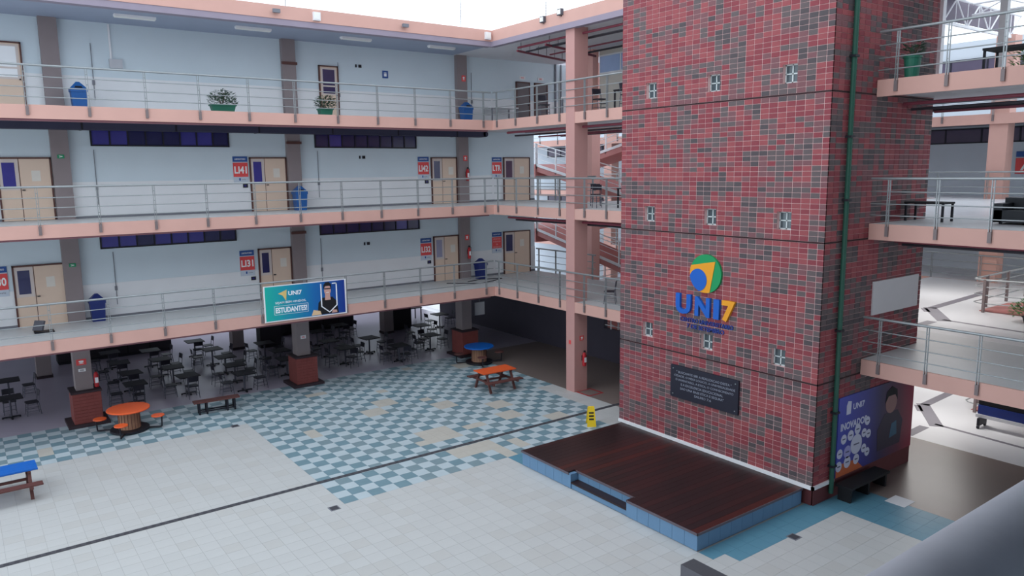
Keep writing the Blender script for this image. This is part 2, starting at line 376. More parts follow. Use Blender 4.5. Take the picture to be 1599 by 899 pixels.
# pink wing column
t = thing('column', 'tall pink square column standing in front of the side wing', 'column', (18.86, 21.53, 0), kind='structure')
MB().box(18.54, 19.18, 21.3, 21.78, 0, 14.0).build('shaft', mat('pink_column_paint', (192, 146, 140), .7, .06, 1.5), t)
MB().box(18.66, 19.0, 21.36, 21.72, 14.0, 14.08).build('cap', PINK, t)
MB().box(18.53, 18.54, 21.5, 21.62, 1.85, 2.0).build('sign', REDSIGN, t)

# ------------------------------------------------------------------ brick tower
TX0, TX1, TY0, TY1 = 16.64, 21.5, 10.09, 16.93
tw = thing('brick_tower', 'tall red and grey brick tower with small windows and a college logo', 'tower', (TX0, (TY0+TY1)/2, 0), kind='structure')
WINY = (15.75, 13.51, 11.22); WINZ = (10.66, 7.11, 3.62); WW, WH = .205, .225
ye = [TY0+.012, TY1-.012]; ze = [.5, 16.0]
for y in WINY: ye += [y-WW, y+WW]
for z in WINZ: ze += [z-WH, z+WH]
ye.sort(); ze.sort()
core = MB(); core.box(TX0+.2, TX1, TY0+.012, TY1-.012, 0, 16.0)
for a in range(len(ye)-1):
    for b in range(len(ze)-1):
        cy = (ye[a]+ye[a+1])/2; cz = (ze[b]+ze[b+1])/2
        if any(abs(cy-y) < .1 for y in WINY) and any(abs(cz-z) < .1 for z in WINZ): continue
        core.box(TX0+.012, TX0+.2, ye[a], ye[a+1], ze[b], ze[b+1])
core.build('core_wall', MORTAR, tw)
MB().box(TX0+.05, TX0+.2, TY0+.05, TY1-.02, 0, .5).build('base_wall', TOWERC, tw); MB().box(TX0+.05, TX1, TY0+.002, TY0+.012, 0, .5).build('base_wall', TOWERC, tw)
def course_list():
    out = []
    for z0, z1, n in ((.5, 3.11, 20), (3.15, 6.60, 26), (6.64, 10.14, 27), (10.18, 16.0, 45)):
        h = (z1-z0)/n; out += [(z0+h*i+.007, z0+h*(i+1)-.007) for i in range(n)]
    return out
bricks = []; rb = random.Random(11); hot = {}
cells = course_list()
PITCH_B = .2487
def pick(c, r, side):
    key = (c//2, r//3, side); base = hot.setdefault(key, rb.random())
    v = .55*base+.45*rb.random()
    return 0 if v < .32 else 1 if v < .49 else 2 if v < .62 else 3 if v < .8 else 4
for r, (z0, z1) in enumerate(cells):
    c = 0; y = TY1
    edges = [TY1]; e = 16.746
    while e > TY0+.12: edges.append(e); e -= PITCH_B
    edges.append(TY0)
    for c in range(len(edges)-1):
        y1 = edges[c]-(.01 if c else 0); y0 = edges[c+1]+(.01 if c < len(edges)-2 else 0)
        parts = [(y0, y1, z0, z1)]
        for wy in WINY:
            for wz in WINZ:
                if y0 < wy+WW and y1 > wy-WW and z0 < wz+WH and z1 > wz-WH:
                    parts = [(wy+WW, y1, z0, z1), (y0, wy-WW, z0, z1), (max(y0, wy-WW), min(y1, wy+WW), z0, wz-WH), (max(y0, wy-WW), min(y1, wy+WW), wz+WH, z1)]
        kk0 = pick(c, r, 0)
        for y0, y1, q0, q1 in parts:
            if y1-y0 < .012 or q1-q0 < .012: continue
            bricks.append((screen_area([(TX0, y0, q0), (TX0, y1, q0), (TX0, y1, q1), (TX0, y0, q1)]), 'F', y0, y1, q0, q1, kk0))
    x = TX0; c = 0
    while x < TX1-.05:
        x1 = min(x+PITCH_B, TX1)
        bricks.append((0, 'S', x+(.006 if c else 0), x1-.006, z0, z1, pick(c, r, 1))); x = x1; c += 1
full = [b for b in bricks if b[1] == 'F' and abs((b[3]-b[2])-(PITCH_B-.02)) < .002 and b[5]-b[4] > .1]
full.sort(key=lambda b: -b[0]); solo = set(id(b) for b in full[:300])
bm_ = {}
field = MB()
for b in bricks:
    a, sd, u0, u1, z0, z1, kk = b
    if id(b) in solo:
        h = round(z1-z0, 4)
        if (kk, h) not in bm_: bm_[(kk, h)] = MB().box(0, .014, -(u1-u0)/2, (u1-u0)/2, 0, h, skip=('+x',)).mesh('brick', BRICKS[kk])
        inst('brick', bm_[(kk, h)], tw, (0, (u0+u1)/2-(TY0+TY1)/2, z0))
    else:
        field.mi = kk
        if sd == 'F': field.box(TX0, TX0+.014, u0, u1, z0, z1, skip=('+x',))
        else: field.box(u0, u1, TY0, TY0+.014, z0, z1, skip=('+y',))
o = field.build('brick_field', BRICKS, tw); o['kind'] = 'stuff'
for z in (3.13, 6.62, 10.16):
    MB().box(TX0+.004, TX0+.02, TY0+.004, TY1, z-.02, z+.02).build('groove', GROOVE, tw); MB().box(TX0+.004, TX1, TY0+.004, TY0+.02, z-.02, z+.02).build('groove', GROOVE, tw)
o = MB().box(TX0-.05, TX0+.012, TY0-.05, TY1, .44, .53).build('white_trim', WHITEP, tw); o['label'] = 'white painted trim at the foot of the bricks'
MB().box(TX0-.05, TX0+.9, TY0-.05, TY0+.012, .44, .53).build('white_trim', WHITEP, tw)
for zi, wz in enumerate(WINZ):
    for yi, wy in enumerate(WINY):
        f = MB(); x0, x1 = TX0+.12, TX0+.155
        f.box(x0, x1, wy-WW, wy-WW+.03, wz-WH, wz+WH); f.box(x0, x1, wy+WW-.03, wy+WW, wz-WH, wz+WH)
        f.box(x0, x1, wy-WW, wy+WW, wz-WH, wz-WH+.035); f.box(x0, x1, wy-WW, wy+WW, wz+WH-.03, wz+WH)
        fr = f.build('window_frame', mat('pale_window_frame', (196, 206, 206), .5, .04, 3), tw)
        MB().box(x0, x1, wy-.017, wy+.017, wz-WH, wz+WH).build('mullion', MATS['pale_window_frame'], fr)
        MB().box(x0, x1, wy-WW, wy+WW, wz-.015, wz+.015).build('transom', MATS['pale_window_frame'], fr)
        pm = mat('slate_glass', (72, 86, 92), .15, .25, 4, spec=.7)
        for a in (0, 1):
            for b in (0, 1):
                MB().box(x0+.02, x0+.026, wy-WW+.03+a*(WW-.013), wy-.017+a*(WW-.013), wz-WH+.035+b*(WH-.02), wz-.015+b*(WH-.02)).build('pane', pm, fr)
# ------------------------------------------------------------------ stage platform in front of the tower
PX0, PX1, PY0, PY1, PZ = 12.6, 16.58, 10.34, 16.76, .44
SY0, SY1, SD = 12.55, 14.63, .27
pl = thing('stage_platform', 'low stage with dark red wooden deck and blue tiled sides at the tower foot', 'platform', (14.6, 13.5, 0))
b = MB(); b.box(PX0+SD+.03, PX1, PY0+.02, PY1-.02, 0, PZ-.05); b.box(PX0+.02, PX0+SD+.03, PY0+.02, SY0-.02, 0, PZ-.05); b.box(PX0+.02, PX0+SD+.03, SY1+.02, PY1-.02, 0, PZ-.05); b.box(PX0+.03, PX0+SD+.03, SY0-.02, SY1+.02, 0, .15)
b.build('body', PLATB, pl)
def risers(p0, p1, axis, z0, z1, n):
    for i in range(n):
        a = p0[axis]+(p1[axis]-p0[axis])*i/n; c = p0[axis]+(p1[axis]-p0[axis])*(i+1)/n
        lo, hi = min(a, c)+.004, max(a, c)-.004; q = MB()
        if axis == 1: q.box(p0[0]-.0, p0[0]+.02, lo, hi, z0, z1)
        else: q.box(lo, hi, p0[1], p0[1]+.02, z0, z1)
        q.build('riser_tile', PLATB, pl)
risers((PX0, PY0), (PX0, SY0), 1, .01, PZ-.05, 6); risers((PX0, SY1), (PX0, PY1), 1, .01, PZ-.05, 6)
risers((PX0, PY0), (PX1, PY0), 0, .01, PZ-.05, 10); risers((PX0+SD, SY0), (PX0+SD, SY1), 1, .17, PZ-.05, 5)
nb = 32; wbd = (PY1-PY0+.04)/nb
for i in range(nb):
    y0 = PY0-.02+wbd*i; xs = PX0-.02
    if SY0-.05 < y0+wbd/2 < SY1+.05: xs = PX0+SD-.02
    MB().box(xs, PX1, y0+.002, y0+wbd-.002, PZ-.05, PZ).build('deck_board', WOOD[rb.choice((0, 1, 1, 0, 1, 2))], pl)
e = MB(); e.box(PX0-.035, PX0-.02, PY0-.035, SY0-.05, PZ-.055, PZ+.003); e.box(PX0-.035, PX0-.02, SY1+.05, PY1+.02, PZ-.055, PZ+.003); e.box(PX0-.035, PX1, PY0-.035, PY0-.02, PZ-.055, PZ+.003); e.box(PX0+SD-.035, PX0+SD-.02, SY0-.05, SY1+.05, PZ-.055, PZ+.003)
e.build('edge_strip', PLATE, pl)
MB().box(PX0, PX0+SD, SY0, SY1, .15, .19).build('step_tread', WOOD[1], pl)
# ------------------------------------------------------------------ railings
def post_mesh(axis, h=1.1):
    q = MB()
    for s in (-.026, .026):
        if axis == 'x': q.box(s-.007, s+.007, -.02, .02, -.05, h)
        else: q.box(-.02, .02, s-.007, s+.007, -.05, h)
    for z in (.3, .62, .92):
        if axis == 'x': q.box(-.02, .02, -.006, .006, z, z+.02)
        else: q.box(-.006, .006, -.02, .02, z, z+.02)
    return q.mesh('post', STEEL)
def brk_mesh(axis):
    q = MB()
    if axis == 'x': q.box(-.04, .04, -.022, .028, -.30, -.05)
    else: q.box(-.022, .028, -.04, .04, -.30, -.05)
    return q.mesh('bracket', STEELD)
PM = {a: post_mesh(a) for a in 'xy'}; BM = {a: brk_mesh(a) for a in 'xy'}
RZ = (.22, .5, .8)
def railing(label, axis, fixed, a0, a1, posts, z, r=.024, group='gallery railings'):
    P = (lambda a, zz: (a, fixed, zz)) if axis == 'x' else (lambda a, zz: (fixed, a, zz))
    t = thing('balcony_railing', label, 'railing', P((a0+a1)/2, z), group=group)
    MB().tube(P(a0, z+1.12), P(a1, z+1.12), r*1.35, 10).build('top_rail', STEEL, t)
    for h in RZ: MB().tube(P(a0, z+h), P(a1, z+h), r*.62, 6).build('rail', STEEL, t)
    for a in posts:
        l = P(a, z); c = P((a0+a1)/2, z)
        p = inst('post', PM[axis], t, (l[0]-c[0], l[1]-c[1], 0)); inst('bracket', BM[axis], p, (0, 0, 0))
    return t
for k, z in enumerate(LV):
    railing('steel railing of the %s running along the long facade' % LVN[k], 'x', YF-.03, XL+.2, 18.45, [2.08+1.6*i for i in range(-4, 11)], z)
    railing('steel railing of the %s between the facade corner and the tower' % LVN[k], 'y', XR-.03, 16.98, YF-.1, [26.15, 24.86, 23.46, 22.13, 20.73, 19.58, 18.2], z)
    railing('steel railing of the %s on the right of the tower' % LVN[k], 'y', XR-.03, 2.2, 10.05, [9.6, 8.44, 7.28, 6.1, 4.9, 3.7], z)

# ------------------------------------------------------------------ doors
DN = [0]
def door(x0, x1, z, label, glass, h=2.05, split=.4, single_leaf=False, plain=False, leafmat=None, notice=True):
    DN[0] += 1
    t = thing('door_%d' % DN[0], label, 'door', ((x0+x1)/2, YW, z), kind='structure')
    y = YW-.02; lm = leafmat or DOORW
    f = MB(); f.box(x0, x0+.05, y-.06, y+.02, z, z+h); f.box(x1-.05, x1, y-.06, y+.02, z, z+h); f.box(x0, x1, y-.06, y+.02, z+h-.05, z+h)
    f.build('door_frame', DOORF, t)
    if single_leaf:
        lf_ = MB().box(x0+.05, x1-.05, y-.035, y+.01, z+.01, z+h-.05).build('leaf', lm, t)
        if not plain:
            MB().box(x0+.09, x1-.09, y-.042, y-.035, z+1.0, z+h-.09).build('window_trim', DOORT, lf_)
            for a, b in ((z+1.06, z+1.32), (z+1.38, z+h-.15)): MB().box(x0+.16, x1-.16, y-.048, y-.042, a, b).build('pane', glass, lf_)
        MB().box(x1-.13, x1-.09, y-.09, y-.035, z+.98, z+1.02).build('handle', DARKM, lf_)
        return t
    xm = x0+(x1-x0)*split
    a = MB().box(x0+.05, xm-.012, y-.035, y+.01, z+.01, z+h-.05).build('leaf', lm, t)
    MB().box(x0+.06, xm-.02, y-.041, y-.035, z+1.0, z+h-.06).build('window_trim', DOORT, a)
    MB().box(x0+.14, xm-.12, y-.048, y-.041, z+1.1, z+h-.17).build('pane', glass, a)
    b = MB().box(xm+.012, x1-.05, y-.035, y+.01, z+.01, z+h-.05).build('leaf', lm, t)
    MB().box(xm-.012, xm+.012, y-.03, y+.01, z+.01, z+h-.05).build('centre_stile', DOORF, t)
    MB().box(xm+.03, xm+.12, y-.09, y-.035, z+.98, z+1.01).build('handle', DARKM, b)
    if notice: MB().box(xm+.33, xm+.58, y-.039, y-.035, z+1.28, z+1.62).build('notice', mat('paper_notice', (222, 216, 206), .7, .05, 5), b)
    return t
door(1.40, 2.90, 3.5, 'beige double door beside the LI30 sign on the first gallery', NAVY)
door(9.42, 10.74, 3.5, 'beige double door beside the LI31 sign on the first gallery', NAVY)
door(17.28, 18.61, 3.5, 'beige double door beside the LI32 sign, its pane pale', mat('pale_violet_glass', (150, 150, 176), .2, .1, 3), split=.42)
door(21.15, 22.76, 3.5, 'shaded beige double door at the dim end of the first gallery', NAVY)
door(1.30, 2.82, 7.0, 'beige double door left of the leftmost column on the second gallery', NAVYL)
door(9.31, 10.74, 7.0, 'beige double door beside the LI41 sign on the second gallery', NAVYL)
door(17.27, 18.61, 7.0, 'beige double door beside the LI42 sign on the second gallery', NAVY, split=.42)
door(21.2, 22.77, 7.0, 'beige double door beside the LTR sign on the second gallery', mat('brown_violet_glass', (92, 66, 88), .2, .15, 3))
door(1.2, 2.32, 10.5, 'pale door with bright window at the left edge of the top gallery', SKYPANE, h=2.16, single_leaf=True)
door(12.26, 13.08, 10.5, 'narrow pale door with two dark panes on the top gallery', NAVY, h=2.14, single_leaf=True)
door(22.0, 22.82, 10.5, 'left of the two grey restroom doors on the top gallery', NAVY, h=2.06, single_leaf=True, plain=True, leafmat=GREYDOOR)
door(23.1, 23.9, 10.5, 'right of the two grey restroom doors on the top gallery', NAVY, h=2.06, single_leaf=True, plain=True, leafmat=GREYDOOR)

# ------------------------------------------------------------------ clerestory window strips
WN = [0]
def strip(x0, x1, z0, z1, label, lit, n=8):
    WN[0] += 1
    t = thing('window_%d' % WN[0], label, 'window', ((x0+x1)/2, YW, z0), kind='structure')
    y = YW-.012
    f = MB(); f.box(x0, x1, y-.05, y, z0, z0+.05); f.box(x0, x1, y-.05, y, z1-.05, z1)
    for i in range(n+1):
        x = x0+(x1-x0-.05)*i/n; f.box(x, x+.05, y-.05, y, z0+.05, z1-.05)
    f.build('window_frame', BLACKF, t)
    w = (x1-x0-.05)/n
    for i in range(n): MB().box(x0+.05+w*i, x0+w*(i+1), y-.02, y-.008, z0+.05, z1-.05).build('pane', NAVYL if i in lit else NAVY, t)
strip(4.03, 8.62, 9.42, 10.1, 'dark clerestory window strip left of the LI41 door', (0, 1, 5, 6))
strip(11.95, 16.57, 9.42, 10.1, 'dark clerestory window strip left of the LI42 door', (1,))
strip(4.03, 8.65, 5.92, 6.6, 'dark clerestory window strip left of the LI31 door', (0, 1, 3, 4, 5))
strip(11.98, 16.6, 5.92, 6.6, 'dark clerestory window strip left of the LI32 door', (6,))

# ------------------------------------------------------------------ room signs
def room_sign(x0, z, s, label, unreadable=False):
    w, h = .55, .98; y = YW-.014
    t = thing('room_sign', label, 'sign', (x0+w/2, y, z-h), group='room signs')
    MB().box(x0, x0+w, y-.012, y, z-h, z).build('board', mat('pale_sign_board', (196, 206, 218), .5, .03, 4), t)
    MB().box(x0, x0+w, y-.016, y-.012, z-.2, z).build('header', BLUESIGN, t)
    MB().box(x0, x0+w, y-.016, y-.012, z-.76, z-.23).build('number_panel', REDSIGN, t)
    fn = face_mY(x0+w/2, y-.016, z-.5)
    if unreadable:
        for i in range(4): text('text', ('LABORATORIO', 'DE TECNOLOGIA', 'DA', 'INFORMACAO')[i], face_mY(x0+w/2, y-.016, z-.31-.13*i), .42 if i != 2 else .12, .07, .004, mat('pale_red_text', (236, 170, 170), .5, 0), t, .01)
    else: text('text', s, fn, .46, .27, .005, WHITET, t, .03)
    text('header_text', 'LABORATORIO', face_mY(x0+w/2, y-.016, z-.1), .4, .06, .003, WHITET, t, .01)
    p = MB().box(x0+.2, x0+.26, y-.016, y-.012, z-.9, z-.81).build('icon', BLUESIGN, t)
    text('footer_text', 'sala', face_mY(x0+.38, y-.013, z-.86), .16, .05, .003, mat('grey_text', (110, 116, 130), .6, 0), t, .0)
room_sign(.72, 5.56, 'LI30', 'red room sign ending in 30 cut by the left picture edge')
room_sign(8.72, 5.52, 'LI31', 'red room sign reading LI31 on the first gallery wall')
room_sign(16.63, 5.5, 'LI32', 'red room sign reading LI32 on the first gallery wall')
room_sign(20.5, 5.54, '', 'dim red room sign with small text lines on the first gallery wall', True)
room_sign(8.70, 9.08, 'LI41', 'red room sign reading LI41 on the second gallery wall')
room_sign(16.62, 9.07, 'LI42', 'red room sign reading LI42 on the second gallery wall')
room_sign(20.56, 9.05, 'LTR', 'red room sign reading LTR on the second gallery wall')
# small wall plates
def plate(name, x, z, w, h, mt, label, cat, y=YW-.012, dy=.015, mark=None, markmat=None, group=None):
    t = thing(name, label, cat, (x, y, z), group=group)
    MB().box(x-w/2, x+w/2, y-dy, y, z-h/2, z+h/2).build('plate', mt, t)
    if mark: text('symbol', mark, face_mY(x, y-dy, z), w*.55, h*.55, .003, markmat or WHITET, t, .02)
    return t
yc = 29.28
plate('exit_sign', 3.1, 9.07, .2, .12, GREENSIGN, 'small green exit sign on the leftmost column, second gallery', 'sign', yc, mark='>', group='exit signs')
plate('exit_sign', 3.12, 5.46, .2, .12, GREENSIGN, 'small green exit sign on the leftmost column, first gallery', 'sign', yc, mark='>', group='exit signs')
plate('fire_sign', 18.96, 9.0, .2, .24, REDSIGN, 'small red fire sign on the right-hand column, second gallery', 'sign', yc, mark='!', group='fire signs')
plate('fire_sign', 18.96, 5.42, .2, .24, REDSIGN, 'small red fire sign on the right-hand column, first gallery', 'sign', yc, mark='!', group='fire signs')
plate('fire_sign', 18.96, 12.5, .2, .26, REDSIGN, 'small red fire sign on the right-hand column, top gallery', 'sign', yc, mark='!', group='fire signs')
plate('fire_sign', 3.05, 2.18, .3, .2, REDSIGN, 'small red fire sign on the leftmost ground column', 'sign', 28.95, mark='!', group='fire signs')
plate('notice_plate', 10.85, 1.95, .22, .14, WHITEP, 'small white notice on the middle ground column', 'sign', 28.95, mark='AVISO', markmat=REDSIGN)
plate('notice_plate', 3.05, 1.9, .22, .1, WHITEP, 'small white notice under the fire sign of the leftmost ground column', 'sign', 28.95, mark='AVISO', markmat=DARKM)
plate('fire_sign', 18.9, 2.08, .2, .18, REDSIGN, 'small red fire sign facing right on the pink column', 'sign', 21.3, mark='!', group='fire signs')
plate('wall_sign', 15.2, 12.46, .26, .3, BLUESIGN, 'small blue pictogram sign on the top gallery wall', 'sign', mark='i')
for x, z, lb in ((14.0, 12.72, 'top'), (14.0, 9.05, 'second'), (14.05, 5.45, 'first')):
    t = thing('wall_socket', 'pair of small dark outlets high on the %s gallery wall' % lb, 'outlet', (x, YW-.012, z), group='wall outlets')
    MB().box(x-.14, x-.08, YW-.03, YW-.012, z-.06, z+.06).build('outlet', DARKM, t); MB().box(x+.0, x+.13, YW-.03, YW-.012, z-.06, z+.06).build('outlet', DARKM, t)
for x, z, lb in ((9.12, 7.98, 'LI41'), (17.04, 7.98, 'LI42'), (17.05, 4.42, 'LI32'), (9.2, 4.42, 'LI31')):
    t = thing('door_controller', 'small dark door lock box under the %s room sign' % lb, 'lock box', (x, YW-.012, z), group='door lock boxes')
    MB().box(x-.09, x+.09, YW-.04, YW-.012, z-.07, z+.07).build('housing', DARKM, t); MB().box(x-.05, x+.03, YW-.044, YW-.04, z-.02, z+.03).build('screen', NAVYL, t)
# conduits on the room wall
t = thing('conduit_box', 'white conduit dropping to a grey junction box on the top gallery wall', 'junction box', (4.95, YW, 12.0))
MB().box(4.86, 4.92, YW-.05, YW-.012, 12.33, 13.46).build('conduit', WHITEP, t); MB().box(4.82, 5.22, YW-.1, YW-.012, 12.03, 12.33).build('box', mat('pale_grey_box', (188, 190, 196), .5, .04, 4), t)
for x, k in ((4.1, 1), (12.05, 1), (4.4, 0), (12.0, 0), (13.1, 2), (19.5, 2), (4.3, 2)):
    z = LV[k]
    t = thing('wall_conduit', 'thin grey vertical conduit on the %s wall at the %s' % (LVN[k], {4.1: 'left', 12.05: 'middle', 4.4: 'left', 12.0: 'middle', 13.1: 'middle', 19.5: 'right end', 4.3: 'left'}[x]), 'conduit', (x, YW, z), group='wall conduits')
    MB().tube((x, YW-.03, z+.45), (x, YW-.03, z+2.3), .012, 6).build('pipe', GREYPIPE, t); MB().box(x-.04, x+.04, YW-.05, YW-.012, z+.95, z+1.1).build('switch', GREYPIPE, t)
for x in (24.4, 24.75):
    single('wall_conduit', MB().tube((x, YW-.05, 10.5), (x, YW-.05, 13.5), .05 if x < 24.5 else .035, 8), GREYPIPE, '%s grey vertical pipe right of the restroom doors' % ('thick' if x < 24.5 else 'thin'), 'pipe')
for x, s in ((22.4, 'WC'), (23.5, 'WC')):
    plate('restroom_sign', x, 12.75, .34, .14, WHITEP, 'small pale sign above the %s grey restroom door' % ('left' if x < 23 else 'right'), 'sign', mark=s, markmat=REDSIGN, group='restroom signs')

# ------------------------------------------------------------------ things on the tower
LC = (13.56, 5.55); lr = .535; XFACE = TX0
t = thing('logo_emblem', 'round green, orange and blue emblem fixed on the brick tower', 'emblem', (XFACE, LC[0], LC[1]-lr))
fn = face_mX(XFACE, LC[0], LC[1])
circ = [(lr*math.cos(2*math.pi*i/48), lr*math.sin(2*math.pi*i/48)) for i in range(48)]
MB().prism(circ, fn, 0.0, .07).build('disc', mat('emblem_green', (16, 146, 86), .45, .04, 4), t)
a0 = math.atan2(-.94, .31); a1 = math.atan2(.38, -.93)-2*math.pi
poly = [(.63, .68), (-.90, .40)]
poly = [(.63*lr, .68*lr)]+[(-.925*lr, .38*lr)]+[(lr*.997*math.cos(a1+(a0-a1)*i/20), lr*.997*math.sin(a1+(a0-a1)*i/20)) for i in range(1, 21)]
MB().prism(poly, fn, .07, .085).build('sail', mat('emblem_orange', (232, 156, 30), .45, .04, 4), t)
bc = []
for i in range(40):
    u = -.44*lr+.565*lr*math.cos(2*math.pi*i/40); v = -.36*lr+.585*lr*math.sin(2*math.pi*i/40); q = math.hypot(u, v)
    if q > lr*.998: u, v = u*lr*.998/q, v*lr*.998/q
    bc.append((u, v))
MB().prism(bc, fn, .085, .098).build('ball', mat('emblem_blue', (14, 92, 186), .45, .04, 4), t)
t = thing('wall_lettering', 'large raised UNI7 lettering with small blue lines below on the tower', 'lettering', (XFACE, 13.56, 3.9))
EB = MATS['emblem_blue']
for s, ya, yb_, za, zb in (('U', 14.6, 14.05, 4.32, 4.9), ('N', 13.9, 13.38, 4.33, 4.88), ('I', 13.25, 13.06, 4.33, 4.88), ('7', 12.97, 12.54, 4.31, 4.89)):
    text('letter', s, face_mX(XFACE, (ya+yb_)/2, (za+zb)/2), ya-yb_, zb-za, .08, EB if s != '7' else MATS['emblem_orange'], t, .045)
text('letter_line', 'CENTRO UNIVERSITARIO', face_mX(XFACE, 13.54, 4.165), 1.84, .12, .03, mat('lettering_navy', (40, 62, 140), .5, 0), t, .012)['kind'] = 'stuff'
text('letter_line', '7 DE SETEMBRO', face_mX(XFACE, 13.56, 3.99), 1.3, .12, .03, MATS['lettering_navy'], t, .012)['kind'] = 'stuff'
t = thing('plaque', 'dark stone plaque with engraved white lines on the tower', 'plaque', (XFACE, 13.55, 1.79))
MB().box(XFACE-.06, XFACE, 12.35, 14.75, 1.80, 2.76).build('slab', mat('dark_slate', (30, 30, 46), .5, .15, 4), t)
pt = mat('plaque_text', (132, 136, 150), .6, 0)
for i, (s, w, du) in enumerate((('" BUSCAMOS SER A REALIZACAO DESTA "', 1.95, .0), ('CIDADE, O MEIO LOGICO, A UNIVERSALIDADE', 2.15, .02), ('O INVENTARIO, A ETICA, O CONHECIMENTO', 2.05, .02), ('E A EXCELENCIA EDUCACIONAL', 1.5, -.05), ('SAO UMA BASE ETICA E SEGURA"', 1.55, -.05), ('SALMO 7:6', .6, .0))):
    text('line', s, face_mX(XFACE-.06, 13.55-du, 2.58-.118*i), w, .07, .004, pt, t, .012)
for yy in (12.45, 14.65):
    for zz in (1.9, 2.66): MB().tube((XFACE-.07, yy, zz), (XFACE-.05, yy, zz), .018, 8).build('screw', STEEL, t)
single('wall_panel', MB().box(18.93, 21.3, TY0-.03, TY0, 4.6, 5.48), WHITEBOARD, 'blank white panel on the shaded side of the tower', 'panel')
t = thing('downpipe', 'dark green downpipe on the shaded side of the tower', 'pipe', (17.36, TY0-.08, .2))
MB().tube((17.36, TY0-.08, .2), (17.36, TY0-.08, 16.0), .062, 12).build('pipe', GREENPIPE, t)
for z in (.9, 2.3, 4.4, 7.6, 9.1, 10.95, 13.2): MB().box(17.27, 17.45, TY0-.16, TY0, z, z+.05).build('bracket', DARKM, t)
# side poster
bx0, bx1, bz0, bz1, by = 17.62, 21.48, .5, 2.62, TY0-.03
t = thing('poster', 'large blue and red poster with white circles and INOVADOR lettering', 'poster', ((bx0+bx1)/2, TY0, bz0))
MB().box(bx0, bx1, by, TY0, bz0, bz1).build('sheet', gradmat('poster_gradient', 0, [(0, (64, 76, 178)), (.35, (56, 58, 140)), (.55, (48, 40, 80)), (.8, (96, 42, 62)), (1, (150, 36, 62))]), t)
P = face_mY(bx0, by, bz0)
def pquad(name, pts, mt, n=.004, par=None): return MB().prism(pts, P, 0.0005, n).build(name, mt, par or t)
def pdisc(name, u, v, r, mt, n=.006, par=None): return pquad(name, [(u+r*math.cos(2*math.pi*i/20), v+r*math.sin(2*math.pi*i/20)) for i in range(20)], mt, n, par)
PW = mat('poster_white', (206, 208, 226), .5, .04, 5)
pquad('orange_corner', [(0, 0), (1.3, 0), (.9, .3), (0, .34)], mat('poster_orange', (200, 104, 62), .5, .15, 3))
text('text', 'UNI7', face_mY(bx0+.95, by, bz0+1.78), .55, .16, .004, PW, t, .02)
pquad('logo', [(.36, 1.62), (.56, 1.62), (.58, 1.95), (.42, 1.98), (.36, 1.86)], PW)
text('text', 'INOVADOR', face_mY(bx0+.78, by, bz0+1.32), 1.3, .2, .004, PW, t, .03)
for u, v, r in ((.92, .72, .27), (.3, .98, .13), (.62, 1.02, .14), (.95, 1.12, .14), (1.28, .95, .12), (1.5, .88, .12), (1.42, 1.25, .12), (.14, .62, .13), (.5, .6, .17), (1.3, .52, .12), (1.48, .38, .12), (.12, .28, .14), (.52, .32, .16), (.95, .3, .14)):
    c_ = pdisc('circle', u, v, r, PW if r != .17 else mat('poster_lilac', (166, 164, 214), .5, .04, 5))
    MB().prism([(u-r*.5, v-.015), (u+r*.5, v-.015), (u+r*.5, v+.02), (u-r*.5, v+.02)], P, .006, .008).build('caption', mat('poster_ink', (90, 92, 120), .5, 0), c_)
fg = mat('poster_figure', (52, 44, 62), .5, .2, 3); sk = mat('poster_skin', (150, 112, 108), .5, .1, 3)
pquad('figure_body', [(2.0, .25), (3.2, .25), (3.3, .9), (3.0, 1.25), (2.3, 1.25), (1.95, .85)], fg)
pdisc('figure_head', 2.62, 1.52, .3, sk, .007); pquad('figure_hair', [(2.3, 1.55), (2.35, 1.85), (2.62, 1.98), (2.9, 1.85), (2.95, 1.55), (2.8, 1.72), (2.45, 1.72)], BLACK, .009)
pquad('glass_glow', [(2.6, .5), (3.0, .55), (2.95, .95), (2.7, .9)], mat('poster_teal', (58, 98, 122), .5, .2, 3), .008)
# banner on the first gallery railing
bx0, bx1, bz0, bz1, by = 8.55, 11.66, 3.2, 4.50, YF-.075
t = thing('banner', 'teal to blue welcome banner reading UNI7 ESTUDANTES on the railing', 'banner', ((bx0+bx1)/2, by, bz0))
MB().box(bx0, bx1, by, by+.02, bz0, bz1).build('sheet', WHITEP, t)
MB().box(bx0+.05, bx1-.06, by-.004, by, bz0+.04, bz1-.03).build('print', gradmat('banner_gradient', 0, [(0, (20, 176, 160)), (.25, (18, 148, 170)), (.6, (16, 104, 172)), (1, (18, 52, 140))]), t)
P = face_mY(bx0, by-.004, bz0)
BW = mat('banner_white', (236, 240, 244), .5, .02, 5)
text('text', 'UNI7', face_mY(bx0+1.14, by-.004, bz0+.98), .5, .16, .004, BW, t, .03)
pquad('logo', [(.52, 1.0), (.84, 1.12), (.8, .72), (.68, .92)], mat('banner_gold', (220, 190, 120), .5, .1, 5))
text('text', 'SEJAM BEM-VINDOS,', face_mY(bx0+.97, by-.004, bz0+.66), 1.14, .1, .004, BW, t, .005)
for a in ((.35, .36, .24, .56), (1.6, 1.61, .24, .56), (.35, 1.61, .24, .25), (.35, 1.61, .55, .56)): pquad('frame_line', [(a[0], a[2]), (a[1], a[2]), (a[1], a[3]), (a[0], a[3])], BW)
text('text', 'ESTUDANTES!', face_mY(bx0+.98, by-.004, bz0+.4), 1.16, .2, .004, BW, t, .035)
bs = mat('banner_skin', (206, 160, 148), .5, .06, 5)
pquad('shirt', [(1.95, .06), (2.78, .06), (2.72, .5), (2.55, .68), (2.16, .68), (2.0, .5)], BLACK)
pquad('neck', [(2.26, .58), (2.48, .58), (2.46, .82), (2.28, .82)], bs, .006)
pquad('face', [(2.37+.13*math.cos(2*math.pi*i/20), .94+.19*math.sin(2*math.pi*i/20)) for i in range(20)], bs, .008)
